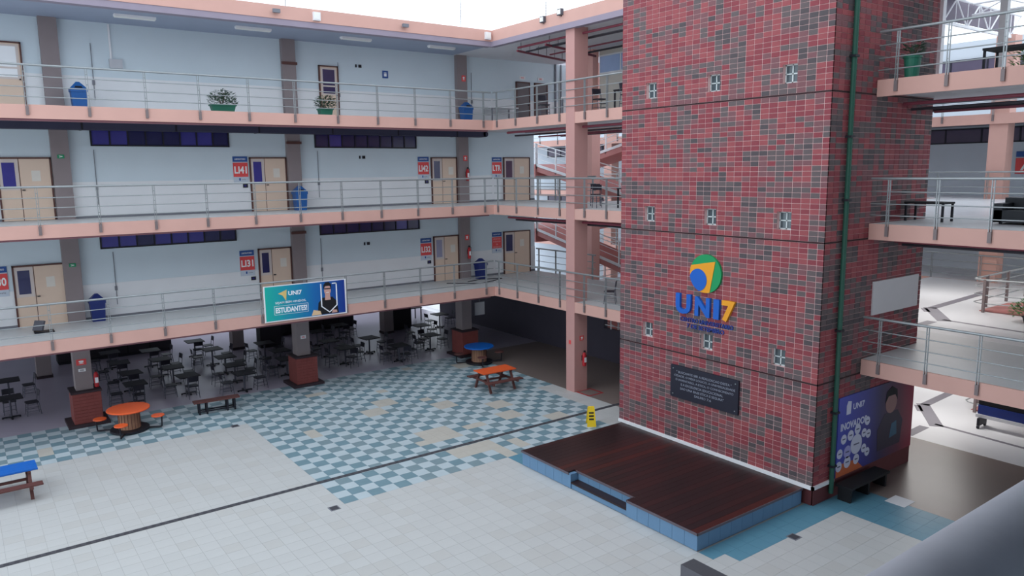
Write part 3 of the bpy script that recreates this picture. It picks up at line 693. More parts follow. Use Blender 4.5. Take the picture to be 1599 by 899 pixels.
pquad('hair', [(2.22, .98), (2.22, 1.14), (2.3, 1.24), (2.44, 1.24), (2.52, 1.14), (2.52, .98), (2.47, 1.1), (2.27, 1.1)], BLACK, .010)
pquad('glasses', [(2.25, .98), (2.49, .98), (2.49, 1.02), (2.25, 1.02)], DARKM, .012)
pquad('smile', [(2.32, .85), (2.42, .85), (2.43, .87), (2.31, .87)], BW, .012)
pquad('hand', [(1.72, .06), (2.1, .06), (2.06, .2), (1.8, .26)], mat('banner_hand', (222, 190, 150), .5, .06, 5), .008); pquad('hand', [(2.5, .08), (2.72, .08), (2.7, .18), (2.55, .2)], bs, .008)
for pts in (([(2.1, .35), (2.14, .35), (2.14, 1.2), (2.1, 1.2)]), ([(2.7, .35), (2.74, .35), (2.74, 1.2), (2.7, 1.2)]), ([(2.1, .35), (2.42, .1), (2.42, .14), (2.14, .37)]), ([(2.42, .1), (2.74, .35), (2.7, .37), (2.42, .14)]), ([(2.55, 1.16), (2.74, 1.16), (2.74, 1.2), (2.55, 1.2)])):
    pquad('white_outline', pts, BW, .014)
# ------------------------------------------------------------------ courtyard furniture
def spool_table(x, y, col, colname, label):
    t = thing('spool_table', label, 'table', (x, y, 0), rz=.35)
    MB().lathe(0, 0, [(.64, .72), (.66, .735), (.66, .765), (.64, .78)], 32).build('tabletop', col, t, False)
    MB().lathe(0, 0, [(.34, .1), (.33, .2), (.33, .62), (.34, .72)], 20).build('drum', SPOOL, t, False)
    MB().lathe(0, 0, [(.6, .03), (.6, .09)], 28).build('base_disc', DARKM, t, False)
    q = MB()
    for i in range(20):
        a = 2*math.pi*i/20; q.box(.335*math.cos(a)-.006, .335*math.cos(a)+.006, .335*math.sin(a)-.006, .335*math.sin(a)+.006, .1, .72)
    q.build('slat_joints', WOODB, t, False)
    for i in range(4):
        a = math.pi/4+i*math.pi/2; c, s = math.cos(a), math.sin(a)
        m2 = MB(); m2.path([(.5*c, .5*s, .06), (1.0*c, 1.0*s, .06), (1.02*c, 1.02*s, .42)], .025, 8); m2.path([(1.02*c, 1.02*s, .42), (.72*c, .72*s, .42)], .02, 8)
        m2.build('seat_arm', DARKM, t, False)
        MB().lathe(.9*c, .9*s, [(.2, .43), (.21, .45), (.2, .47)], 18).build('seat', ORANGE if colname == 'orange' else WOODB, t, False)
    return t
spool_table(4.1, 27.3, ORANGE, 'orange', 'round orange spool table with four attached seats near the leftmost plinth')
spool_table(18.25, 27.4, BLUEP, 'blue', 'round blue spool table in the shade near the right-hand column')
def picnic(loc, rz, col, L, label):
    t = thing('picnic_table', label, 'table', loc, rz)
    n = 4
    for i in range(n): MB().box(-L/2, L/2, -.38+.19*i+.002, -.38+.19*(i+1)-.002, .73, .77).build('top_plank', col, t, False)
    for s in (-1, 1):
        for i in range(2): MB().box(-L/2-.06, L/2+.06, s*.66-.13+.13*i+.003, s*.66+.13*i-.003, .42, .46).build('bench_plank', WOODB, t, False)
    for e in (-L/2+.2, L/2-.2):
        for s in (-1, 1): MB().beam((e, s*.24, .73), (e, s*.56, 0), .08, .07).build('leg', WOODB, t, False)
        MB().box(e-.035, e+.035, -.8, .8, .35, .42).build('crossbar', WOODB, t, False)
        MB().box(e-.035, e+.035, -.36, .36, .67, .73).build('top_bearer', WOODB, t, False)
    MB().beam((-L/2+.2, 0, .4), (L/2-.2, 0, .4), .05, .07).build('stretcher', WOODB, t, False)
    return t
picnic((16.5, 23.68, 0), R(-2), ORANGE, 1.5, 'orange picnic table with dark benches on the checker floor')
picnic((.12, 23.4, 0), R(1), BLUEP, 2.1, 'blue picnic table cut by the left picture edge')
t = thing('bench', 'long brown wooden bench standing on the checker floor', 'bench', (7.0, 27.58, 0), R(-4))
for i in range(3): MB().box(-.78, .78, -.18+.12*i+.003, -.18+.12*(i+1)-.003, .42, .47).build('seat_plank', WOODB, t, False)
for e in (-.6, -.35, .35, .6):
    for s in (-1, 1): MB().box(e-.03, e+.03, s*.12-.03, s*.12+.03, 0, .42).build('leg', DARKM, t, False)
for s in (-1, 1): MB().box(-.63, .63, s*.12-.02, s*.12+.02, .08, .12).build('stretcher', DARKM, t, False)
# wet floor sign
t = thing('wet_floor_sign', 'yellow folding wet floor sign near the tower', 'floor sign', (16.5, 18.12, 0), R(-35))
for s in (-1, 1):
    m2 = MB(); m2.prism([(-.15, 0), (.15, 0), (.11, .62), (-.11, .62)], lambda u, v, n, s=s: (u, s*(.2-.28*v+n), v), 0, .015)
    pn = m2.build('panel', YELLOW, t, False)
    if s < 0:
        for i in range(3): MB().prism([(-.08, .22+.1*i), (.08, .22+.1*i), (.08, .27+.1*i), (-.08, .27+.1*i)], lambda u, v, n: (u, -(.2-.28*v+n), v), .015, .018).build('print', DARKM, pn, False)
MB().tube((-.1, 0, .62), (.1, 0, .62), .03, 8).build('hinge', YELLOW, t, False)

# ------------------------------------------------------------------ cafeteria tables and chairs
def make_cafe_table():
    t = thing('cafeteria_table', '', 'table')
    MB().box(-.38, .38, -.38, .38, .72, .755).build('tabletop', TABLEK, t, False)
    MB().tube((0, 0, .05), (0, 0, .72), .035, 10).build('pedestal', CHAIRM, t, False)
    q = MB(); q.box(-.28, .28, -.03, .03, .02, .06); q.box(-.03, .03, -.28, .28, .02, .06)
    for a, b in ((-.26, 0), (.26, 0), (0, -.26), (0, .26)): q.tube((a, b, 0), (a, b, .03), .03, 8)
    q.build('foot', DARKM, t, False); return t
def make_chair():
    t = thing('cafeteria_chair', '', 'chair')      # sits facing +y, back at -y
    q = MB(); q.prism([(-.2, -.19), (.2, -.19), (.21, .16), (.16, .2), (-.16, .2), (-.21, .16)], lambda u, v, n: (u, v, n), .44, .475); q.build('seat', CHAIRB, t, False)
    q = MB()
    for i in range(4):
        x0 = -.19+.095*i; x1 = x0+.095; y0 = -.22-.02*math.cos(x0*7); y1 = -.22-.02*math.cos(x1*7)
        q.add([(x0, y0, .66), (x1, y1, .66), (x1, y1-.03, .86), (x0, y0-.03, .86), (x0, y0+.018, .66), (x1, y1+.018, .66), (x1, y1-.012, .86), (x0, y0-.012, .86)], [(0,1,2,3),(7,6,5,4),(0,4,5,1),(3,2,6,7),(0,3,7,4),(1,5,6,2)])
    q.build('backrest', CHAIRB, t, False)
    for s in (-1, 1):
        MB().path([(s*.19, -.24, 0), (s*.18, -.19, .45), (s*.18, -.24, .84)], .013, 6).build('leg', CHAIRM, t, False)
        MB().path([(s*.19, .2, 0), (s*.18, .15, .45)], .013, 6).build('leg', CHAIRM, t, False)
    q = MB()
    for z in (.16, .3): q.tube((-.19, .185-.03*z, z), (.19, .185-.03*z, z), .009, 6); q.tube((-.187, -.21, z), (-.187, .18, z), .009, 6); q.tube((.187, -.21, z), (.187, .18, z), .009, 6)
    q.build('stretcher', CHAIRM, t, False); return t
tproto = make_cafe_table(); cproto = make_chair(); first = [True, True]
CT = [  # x, y, phrase, which sides carry chairs (l, r, n, f), rotation
 (5.0, 36.8, 'fourth table behind the orange spool table', 'ln', 2), (5.0, 34.5, 'third table behind the orange spool table', 'ln', -3), (5.06, 32.4, 'second table behind the orange spool table', 'ln', 4), (4.9, 30.6, 'nearest table behind the orange spool table', 'ln', 0),
 (6.5, 36.1, 'rear table of the row behind the bench', 'rn', 0), (6.5, 34.05, 'third table of the row behind the bench', 'rn', 3), (6.6, 32.3, 'second table of the row behind the bench', 'rl', -4), (6.75, 30.55, 'front lone table behind the brown bench', 'ln', 5),
 (8.55, 36.8, 'rearmost table left of the black cabinet', 'rn', 0), (8.75, 34.6, 'fourth table left of the middle plinth', 'rl', 3), (8.8, 32.75, 'third table left of the middle plinth', 'r', 0), (8.7, 31.1, 'second table left of the middle plinth', 'lr', -3), (8.6, 29.55, 'front table left of the middle plinth', 'lr', 2),
 (11.0, 34.3, 'farthest table behind the middle plinth', 'lr', 0), (11.05, 32.4, 'second table behind the middle plinth', 'lr', 4), (10.75, 30.75, 'table half hidden by the middle plinth', 'lr', 0),
 (13.5, 31.0, 'nearest table right of the middle plinth', 'lrn', 3), (13.5, 32.8, 'second table right of the middle plinth', 'lr', 0), (13.9, 35.2, 'farthest table right of the middle plinth', 'lr', -3),
 (15.6, 29.9, 'front table ringed by four chairs', 'lrnf', 0), (15.25, 32.2, 'table behind the one ringed by chairs', 'lr', 6), (15.4, 36.0, 'far table left of the black kiosk', 'lrn', 0),
 (17.8, 30.9, 'dim table near the blue spool table', 'lrf', 2), (18.6, 33.2, 'dim table before the bright rear wall', 'lr', 0), (20.9, 35.2, 'rear table right of the black kiosk', 'lr', 0),
 (1.0, 31.4, 'dark table left of the leftmost plinth', 'lrf', 3), (1.1, 34.2, 'dark far table left of that plinth', 'lr', 0)]
SIDE = {'l': (-.62, 0, -90, 'left'), 'r': (.62, 0, 90, 'right'), 'n': (0, -.62, 0, 'near'), 'f': (0, .62, 180, 'far')}
for x, y, ph, sides, rot in CT:
    lb = 'dark square cafeteria table: '+ph
    if first[0]: o = tproto; o.location = (x, y, 0); o['label'] = lb; o['group'] = 'cafeteria tables'; first[0] = False
    else: o = dup(tproto, (x, y, 0), R(rot), lb, 'cafeteria tables')
    for s in sides:
        dx, dy, a, nm = SIDE[s]; j = random.uniform(-7, 7); q = random.uniform(.95, 1.08)
        lb = 'dark chair on the %s side of the %s' % (nm, ph); pos = (x+dx*q, y+dy*q, 0)
        if first[1]: o = cproto; o.location = pos; o.rotation_euler = (0, 0, R(a+j)); o['label'] = lb; o['group'] = 'cafeteria chairs'; first[1] = False
        else: dup(cproto, pos, R(a+j), lb, 'cafeteria chairs')
# dark back-of-house pieces
def cabinet(x0, x1, y0, y1, h, label, cat, name, mt=BLACK):
    t = thing(name, label, cat, ((x0+x1)/2, (y0+y1)/2, 0))
    MB().box(x0, x1, y0, y1, .08, h-.05).build('body', mt, t); MB().box(x0-.04, x1+.04, y0-.04, y1+.04, h-.05, h).build('top', DARKM, t); MB().box(x0+.03, x1-.03, y0+.04, y1-.03, 0, .08).build('base', DARKM, t)
    n = max(1, round((x1-x0)/.9))
    for i in range(n): MB().box(x0+(x1-x0)*i/n+.03, x0+(x1-x0)*(i+1)/n-.03, y0-.015, y0, .14, h-.1).build('front_panel', mat('dark_panel', (38, 34, 42), .6, .1, 3), t)
    return t
cabinet(18.4, 19.6, 36.0, 36.8, 2.6, 'tall black kiosk beside the rear column in the cafeteria', 'kiosk', 'kiosk')
cabinet(11.5, 12.6, 36.4, 37.0, 2.3, 'tall black cabinet behind the cafeteria tables', 'cabinet', 'cabinet')
cabinet(3.2, 8.0, 39.0, 39.7, 1.1, 'long dark counter at the back of the cafeteria', 'counter', 'counter')
cabinet(13.0, 17.4, 38.6, 39.3, 2.4, 'long dark serving block at the rear of the cafeteria', 'counter', 'counter')
t = thing('menu_board', 'blue menu board hanging behind the middle ground column', 'board', (12.4, 36.2, 2.5)); MB().box(11.2, 13.6, 36.18, 36.23, 2.55, 3.2).build('board', mat('dim_blue_board', (40, 48, 120), .5, .1, 2), t); MB().box(11.15, 13.65, 36.17, 36.24, 2.5, 2.55).build('frame', DARKM, t)
t = thing('side_table', 'small dark table beside the black kiosk by the bright rear wall', 'table', (20.6, 38.0, 0)); MB().box(20.0, 21.2, 37.6, 38.4, .72, .77).build('tabletop', TABLEK, t)
for a in (20.06, 21.14):
    for b in (37.66, 38.34): MB().box(a-.025, a+.025, b-.025, b+.025, 0, .72).build('leg', DARKM, t)
t = thing('notice_board', 'white notice hanging right of the right-hand ground column', 'notice', (19.7, 29.4, 1.7)); MB().box(19.4, 19.95, 29.4, 29.42, 1.7, 2.3).build('sheet', WHITEP, t); MB().box(19.38, 19.97, 29.42, 29.44, 1.68, 2.32).build('backing', GREYPIPE, t); MB().tube((19.67, 29.43, 2.32), (19.67, 29.43, 3.2), .01, 6).build('hanger', GREYPIPE, t)

# ------------------------------------------------------------------ bins
def make_bin(mt):
    t = thing('trash_bin', '', 'bin')
    q = MB(); q.add([(-.19,-.17,0),(.19,-.17,0),(.19,.17,0),(-.19,.17,0),(-.23,-.2,.62),(.23,-.2,.62),(.23,.2,.62),(-.23,.2,.62)], [(0,3,2,1),(4,5,6,7),(0,1,5,4),(1,2,6,5),(2,3,7,6),(3,0,4,7)]); q.build('body', mt, t, False)
    q = MB(); q.add([(-.25,-.22,.62),(.25,-.22,.62),(.25,.22,.62),(-.25,.22,.62),(-.25,-.22,.72),(.25,-.22,.72),(.25,.22,.72),(-.25,.22,.72),(-.05,-.06,.94),(.05,-.06,.94),(.05,.06,.94),(-.05,.06,.94)],
        [(0,3,2,1),(0,1,5,4),(1,2,6,5),(2,3,7,6),(3,0,4,7),(4,5,9,8),(5,6,10,9),(6,7,11,10),(7,4,8,11),(8,9,10,11)]); q.build('lid', mt, t, False)
    q = MB(); q.add([(-.12,-.219,.735),(.12,-.219,.735),(.09,-.166,.80),(-.09,-.166,.80)], [(0,1,2,3)]); q.build('flap', DARKM, t, False); return t
bl = make_bin(BINB); bl.location = (3.72, 28.75, 10.5); bl['label'] = 'blue lidded bin right of the leftmost column on the top gallery'; bl['group'] = 'gallery bins'
for p, lb in (((18.85, 28.95, 10.5), 'blue lidded bin at the right-hand column on the top gallery'), ((11.05, 29.0, 7.0), 'blue lidded bin at the middle column on the second gallery')): dup(bl, p, 0, lb)
bn = make_bin(BINN); bn.location = (3.72, 29.15, 3.5); bn['label'] = 'dark blue lidded bin right of the leftmost column on the first gallery'; bn['group'] = 'gallery bins'
dup(bn, (19.5, 29.0, 3.5), 0, 'dark blue lidded bin at the right-hand column on the first gallery')

# ------------------------------------------------------------------ planters
def plant(loc, w, d, h, fh, fr, label, round_=False, leafm=LEAF, n=260, seed=1, wide=1.0, potm=GREENP):
    rr = random.Random(seed); t = thing('potted_plant', label, 'plant', loc, group='potted plants')
    if round_:
        MB().lathe(0, 0, [(w*.36, 0), (w*.46, h*.9), (w*.5, h*.9), (w*.5, h)], 20).build('pot', potm, t, False)
    else:
        q = MB(); a, b = w/2, d/2
        q.add([(-a*.85,-b*.85,0),(a*.85,-b*.85,0),(a*.85,b*.85,0),(-a*.85,b*.85,0),(-a,-b,h),(a,-b,h),(a,b,h),(-a,b,h)], [(0,3,2,1),(4,5,6,7),(0,1,5,4),(1,2,6,5),(2,3,7,6),(3,0,4,7)])
        q.box(-a-.02, a+.02, -b-.02, b+.02, h-.04, h); q.build('pot', potm, t, False)
    q = MB()
    for i in range(n):
        a = rr.uniform(0, 2*math.pi); r = fr*math.sqrt(rr.random()); z = h+fh*rr.uniform(.05, 1)*(1-.45*(r/fr)**2)
        x, y = r*math.cos(a)*wide, r*math.sin(a); L = rr.uniform(.06, .15); ww = L*.3; th = rr.uniform(-.5, .9); b = a+rr.uniform(-.9, .9)
        dx, dy = math.cos(b), math.sin(b); px, py = -dy, dx
        q.add([(x, y, z), (x+dx*L*.5+px*ww, y+dy*L*.5+py*ww, z+L*.5*th), (x+dx*L, y+dy*L, z+L*th*.8), (x+dx*L*.5-px*ww, y+dy*L*.5-py*ww, z+L*.5*th+.01)], [(0, 1, 2, 3)])
    q.build('foliage', leafm, t, False)
    q = MB()
    for i in range(9):
        a = rr.uniform(0, 6.28); q.tube((0, 0, h-.05), (fr*.7*math.cos(a)*wide, fr*.7*math.sin(a), h+fh*.7), .008, 5)
    q.build('stems', mat('brown_stem', (84, 70, 56), .7, .1, 6), t, False)
    return t
plant((7.75, 26.95, 10.5), .8, .32, .24, .5, .38, 'wide green planter with leafy shrub on the top gallery, left', n=420, seed=2, wide=1.15)
plant((11.4, 26.95, 10.5), .48, .34, .24, .52, .3, 'small green planter with leafy shrub near the pale door, top gallery', n=340, seed=5, wide=1.25)
plant((18.95, 9.45, 10.5), .42, .42, .52, .36, .2, 'tall green pot with dark drooping leaves beside the tower, top gallery', True, n=120, seed=8)
plant((22.2, 8.0, 10.5), .9, .5, .3, .55, .5, 'bright green bushy plant under the top gallery table at right', leafm=LEAFB, n=420, seed=9, wide=1.6, potm=WHITEP)
plant((26.9, 9.2, 3.5), .5, .5, .2, .55, .55, 'bushy green plant at the right picture edge on the first gallery', True, leafm=mat('mid_green_leaf', (72, 116, 62), .6, .3, 12), n=420, seed=12, potm=DARKM)

# ------------------------------------------------------------------ fire extinguishers
def extinguisher(p, label, face='-y'):
    t = thing('fire_extinguisher', label, 'extinguisher', p, 0 if face == '-y' else R(-90), group='fire extinguishers')
    MB().lathe(0, 0, [(.065, 0), (.075, .03), (.075, .42), (.05, .5), (.025, .53)], 16).build('cylinder', REDP, t, False)
    MB().box(-.03, .05, -.015, .015, .53, .6).build('valve', DARKM, t, False); MB().path([(.05, 0, .56), (.1, -.02, .5), (.1, -.02, .18)], .012, 6).build('hose', DARKM, t, False)
    MB().box(-.05, .05, -.08, -.072, .15, .34).build('label_patch', WHITEP, t, False); MB().box(-.05, .05, .07, .1, .2, .4).build('bracket', DARKM, t, False)
extinguisher((18.95, 21.2, 1.0), 'red extinguisher hanging on the pink column above the red square')
extinguisher((3.45, 28.95, 1.25), 'red extinguisher on the right side of the leftmost ground column')
extinguisher((19.0, 29.17, 8.0), 'red extinguisher on the right-hand column of the second gallery')
extinguisher((19.0, 29.17, 4.45), 'red extinguisher on the right-hand column of the first gallery')
# ------------------------------------------------------------------ ceiling lamps (switched off) under the galleries
LX = (5.4, 9.2, 13.1, 16.9)
for k, z in enumerate((6.70, 10.20, 13.5)):
    for n, x in enumerate(LX):
        if k == 0 and n in (0, 1): continue
        t = thing('ceiling_lamp', '%s unlit strip lamp under the %s' % (('leftmost', 'second', 'third', 'rightmost')[n], ('second gallery slab', 'top gallery slab', 'long facade roof')[k]), 'lamp', (x, 27.7, z-.1), group='gallery strip lamps')
        MB().box(x-.62, x+.62, 27.6, 27.8, z-.07, z).build('housing', WHITEP, t); MB().box(x-.6, x+.6, 27.62, 27.78, z-.1, z-.07).build('diffuser', LAMPW, t)
# parapet fittings
for x, n in ((10.95, 'middle'), (18.2, 'corner')):
    t = thing('parapet_light', 'white box light on the roof parapet at the %s' % n, 'lamp', (x, 26.2, 13.68), group='parapet lights'); MB().box(x-.13, x+.13, 26.18, 26.28, 13.68, 13.96).build('housing', WHITEP, t); MB().box(x-.1, x+.1, 26.165, 26.18, 13.72, 13.92).build('lens', LAMPW, t)
for x, n in ((9.5, 'left'), (14.4, 'right')):
    t = thing('security_camera', 'small grey camera under the parapet edge, %s one' % n, 'camera', (x, 26.15, 13.75), group='parapet cameras'); MB().box(x-.12, x+.12, 26.1, 26.2, 13.78, 13.9).build('body', GREYPIPE, t); MB().box(x-.03, x+.03, 26.2, 26.28, 13.8, 13.86).build('arm', DARKM, t)
for p, n in (((18.42, 22.9, 13.85), 'left'), ((18.42, 21.9, 13.95), 'right')):
    t = thing('floodlight', '%s small floodlight on the parapet beside the pink column' % n, 'lamp', p, group='parapet floodlights')
    x, y, z = p; MB().box(x-.1, x+.02, y-.12, y+.12, z-.02, z+.2).build('housing', FLOODG, t); MB().box(x-.115, x-.1, y-.09, y+.09, z+.01, z+.17).build('lens', LAMPW, t); MB().box(x+.0, x+.1, y-.02, y+.02, z-.06, z).build('bracket', DARKM, t)
for p, h, n in (((9.9, 26.35, 14.06), 1.0, 'left'), ((17.0, 26.35, 14.06), 1.1, 'right'), ((18.45, 22.8, 14.06), .5, 'wing')):
    t = thing('lightning_rod', 'thin %s lightning rod on the roof parapet' % n, 'rod', p, group='roof rods'); MB().tube(p, (p[0], p[1], p[2]+h), .012, 6).build('rod', GREYPIPE, t)
    for i in range(4): MB().tube((p[0], p[1], p[2]+h*(.2+.2*i)), (p[0], p[1], p[2]+h*(.2+.2*i)+.03), .03, 8).build('insulator', WHITEP, t)
# ------------------------------------------------------------------ pipes under the wing ceilings
def pipe(p0, p1, r, mt, label):
    single('ceiling_pipe', MB().tube(p0, p1, r, 8), mt, label, 'pipe', group='wing ceiling pipes')
for zc, nm in ((13.5, 'roof'), (10.2, 'top gallery slab'), (6.7, 'second gallery slab')):
    for i, (x, dz, r, mt, cn) in enumerate(((18.95, .22, .045, REDPIPE, 'thick maroon'), (19.35, .34, .035, DARKPIPE, 'thin dark'), (19.9, .18, .04, GREYPIPE, 'grey'), (20.6, .36, .032, REDPIPE, 'inner maroon'), (21.85, .3, .04, DARKPIPE, 'rear dark'), (22.3, .2, .03, REDPIPE, 'thin rear red'))):
        y0 = 16.98 if x < 21.6 else -3
        pipe((x, y0, zc-dz), (x, 26.0 if nm != 'roof' else 25.2, zc-dz), r, mt, '%s pipe under the side wing %s, left of the tower' % (cn, nm))
        if x < 21.6: pipe((x+.9, -3, zc-dz), (x+.9, 10.05, zc-dz), r, mt, '%s pipe under the side wing %s, right of the tower' % (cn, nm))
for y, n in ((25.2, 'first'), (23.4, 'second')):
    t = thing('pipe_hanger', '%s red cross brace under the wing roof' % n, 'brace', (20.5, y, 13.1), group='roof braces'); MB().beam((18.9, y, 13.16), (22.6, y+1.2, 13.16), .06, .08).build('bar', REDPIPE, t)
    for i in range(6): MB().tube((19.1+.6*i, y+.2*i, 13.2), (19.1+.6*i, y+.2*i, 13.5), .01, 5).build('hanger_rod', DARKM, t)

# ------------------------------------------------------------------ lightwell behind the wing: decks, ramps, far gallery
for k, z in enumerate(LV[:2]):
    s = single('bridge_deck', MB().box(23.2, 35.0, 2, 16.0, z-.30, z-.02), SOFFIT, 'bright deck behind the tower at the %s level' % LVN[k], 'floor slab', kind='structure')
    MB().box(23.2, 35.0, 2, 16.0, z-.02, z).build('floor_finish', WHITEFL, s)
    MB().box(23.2, 35.0, 15.94, 16.0, z-.4, z-.02).build('fascia', PINK, s)
    if k == 0: stripes(s, z)
for k, z in enumerate(LV):
    s = single('far_slab', MB().box(35.03, 40, -4, 50, z-.30, z-.02), SOFFIT, 'far gallery slab across the lightwell at the %s level' % LVN[k], 'floor slab', kind='structure')
    MB().box(35.0, 35.06, -4, 50, z-.42, z).build('fascia', PINK, s); MB().box(35.06, 40, -4, 50, z-.02, z).build('floor_finish', WHITEFL, s)
    top = z+3.2 if k < 2 else 14.1
    wl = single('wall_far_'+('first', 'second', 'top')[k], MB().box(39, 39.2, -4, 50, z, top), FARWALL, 'pale far wall across the lightwell at the %s level' % LVN[k], 'wall', kind='structure')
    WN[0] += 1
    t = thing('window_%d' % WN[0], 'dark window band high on the far wall at the %s level' % LVN[k], 'window', (39, 22, z+2.4), kind='structure')
    z0, z1 = (z+2.42, z+3.12) if k < 2 else (12.65, 13.3)
    f = MB(); f.box(38.93, 39, 8, 48, z0, z0+.06); f.box(38.93, 39, 8, 48, z1-.06, z1)
    for i in range(26): f.box(38.93, 39, 8+1.6*i-.03, 8+1.6*i+.03, z0, z1)
    f.build('window_frame', BLACKF, t)
    for i in range(25): MB().box(38.97, 38.99, 8.03+1.6*i, 9.57+1.6*i, z0+.06, z1-.06).build('pane', mat('far_dark_glass', (88, 80, 100), .2, .2, 1.5), t)
    railing('pale railing of the far gallery across the lightwell at the %s level' % LVN[k], 'y', 34.97, -3, 48, [-2+2.0*i for i in range(25)], z)
for y, n in ((13.8, 'right of the tower'), (29.3, 'left of the tower'), (37.0, 'far left')):
    single('column', MB().box(35.1, 35.75, y-.35, y+.35, 0, 13.6), PINK, 'pink far gallery column %s' % n, 'column', kind='structure')
single('ground_wall_far', MB().box(39, 39.2, -4, 50, 0, 3.2), FARWALL, 'pale far ground floor wall beyond the lightwell', 'wall', kind='structure')
plate_t = thing('room_sign', 'red room sign on the far gallery wall at the right picture edge', 'sign', (38.99, 14.05, 8.1), group='room signs')
MB().box(38.97, 38.99, 13.6, 14.5, 8.75, 9.0).build('header', BLUESIGN, plate_t); MB().box(38.97, 38.99, 13.6, 14.5, 8.0, 8.7).build('number_panel', REDSIGN, plate_t); text('symbol', 'A', face_mX(38.97, 14.05, 8.35), .5, .4, .006, WHITET, plate_t, .03)
# switchback ramps left of the tower
for k, z in enumerate((0, 3.5, 7.0)):
    nm = ('ground', 'first gallery', 'second gallery')[k]
    t = thing('ramp', 'pink sided switchback ramp climbing from the %s level in the lightwell' % nm, 'ramp', (28, 30, z), kind='structure')
    def flight(x0, x1, y0, z0, y1, z1):
        q = MB(); q.add([(x0, y0, z0-.4), (x1, y0, z0-.4), (x1, y1, z1-.4), (x0, y1, z1-.4), (x0, y0, z0), (x1, y0, z0), (x1, y1, z1), (x0, y1, z1)], [(0,3,2,1),(4,5,6,7),(0,1,5,4),(1,2,6,5),(2,3,7,6),(3,0,4,7)])
        f = q.build('flight', mat('ramp_pink', (190, 128, 124), .7, .08, 2), t)
        q = MB(); q.add([(x0-.03, y0, z0-.12), (x0, y0, z0-.12), (x0, y1, z1-.12), (x0-.03, y1, z1-.12), (x0-.03, y0, z0+.02), (x0, y0, z0+.02), (x0, y1, z1+.02), (x0-.03, y1, z1+.02)], [(0,3,2,1),(4,5,6,7),(0,1,5,4),(1,2,6,5),(2,3,7,6),(3,0,4,7)]); q.build('kerb', WHITEP, f)
        for h in (.3, .6, .9, 1.1): MB().tube((x0+.02, y0, z0+h), (x0+.02, y1, z1+h), .03 if h > 1 else .02, 6).build('ramp_rail', WHITEP, f)
        for i in range(6):
            yy = y0+(y1-y0)*i/5; zz = z0+(z1-z0)*i/5; MB().box(x0, x0+.05, yy-.04, yy+.04, zz-.2, zz+1.1).build('ramp_post', WHITEP, f)
    flight(26.0, 27.9, 25.0, z+.0, 33.0, z+1.75); flight(28.1, 30.0, 33.0, z+1.75, 25.0, z+3.5)
    l = MB().box(25.9, 30.1, 33.0, 36.5, z+1.0, z+1.75).build('half_landing', MATS['ramp_pink'], t)
    for h in (.3, .6, .9, 1.1): MB().tube((25.95, 33, z+1.75+h), (25.95, 36.5, z+1.75+h), .03, 6).build('landing_rail', WHITEP, l)
    for i in range(4): MB().box(25.92, 25.98, 33+1.1*i, 33.08+1.1*i, z+1.5, z+2.85).build('landing_post', WHITEP, l)
    s = single('lightwell_link', MB().box(23.2, 30.1, 17.5, 25.0, z-.3, z), SOFFIT, 'link deck at the foot of the %s ramp' % nm, 'floor slab', kind='structure') if z else None
    if s: MB().box(23.2, 30.1, 17.5, 25.0, z, z+.02).build('floor_finish', WHITEFL, s)
single('column', MB().box(25.4, 25.95, 27.9, 28.5, 0, 13.5), mat('bright_pink_paint', (232, 178, 168), .7, .05, 2), 'bright pink column beside the switchback ramps', 'column', kind='structure')
# ramp on the right with its curved railing
for z, nm in ((0, 'ground'), (3.5, 'first gallery')):
    t = thing('ramp', 'low pink ramp with grey rails behind the tower at the %s level' % nm, 'ramp', (29, 8, z), kind='structure')
    q = MB(); q.add([(27.9, 2.5, z), (30.2, 2.5, z), (30.2, 11.1, z), (27.9, 11.1, z), (27.9, 2.5, z+1.2), (30.2, 2.5, z+1.2), (30.2, 11.1, z+.02), (27.9, 11.1, z+.02)], [(0,3,2,1),(4,5,6,7),(0,1,5,4),(1,2,6,5),(2,3,7,6),(3,0,4,7)]); q.build('slope', MATS['ramp_pink'], t)
    for h in (.3, .58, .86, 1.1):
        MB().path([(27.7, 2.5, z+h+.3), (27.7, 10.9, z+h), (27.76, 11.15, z+h), (27.95, 11.3, z+h), (33.5, 11.3, z+h)], .035 if h > 1 else .018, 8).build('rail', STEEL, t)
    for x, y in ((27.7, 10.9), (27.7, 9.2), (27.7, 7.5), (28.9, 11.3), (30.6, 11.3), (32.3, 11.3)): MB().box(x-.04, x+.04, y-.04, y+.04, z, z+1.12+(.1 if y < 10 else 0)).build('post', STEELD, t)
# added lamps, put in to brighten the floors around the decks
def added_deck_lamp(x, y, z, label, pw):
    t = thing('added_deck_lamp', label, 'lamp', (x, y, z-.12), group='added deck lamps')
    MB().box(x-.15, x+.15, y-1.2, y+1.2, z-.08, z).build('housing', WHITEP, t); MB().box(x-.12, x+.12, y-1.17, y+1.17, z-.12, z-.08).build('tubes', LAMPON, t)
    l = bpy.data.lights.new('added_lamp_light', 'AREA'); l.shape = 'RECTANGLE'; l.size = .3; l.size_y = 2.4; l.energy = pw; l.color = (1, .98, .96)
    lo = bpy.data.objects.new('added_lamp_light', l); COL.objects.link(lo); lo.parent = t; lo.location = (0, 0, -.02)
for z, n in ((3.2, 'first gallery deck'), (6.7, 'second gallery deck')):
    for x, y, m_ in ((26, 11.5, 'near'), (30, 13.5, 'middle'), (33, 9.0, 'far')): added_deck_lamp(x, y, z, '%s added lit strip lamp under the %s behind the tower' % (m_, n), 90)
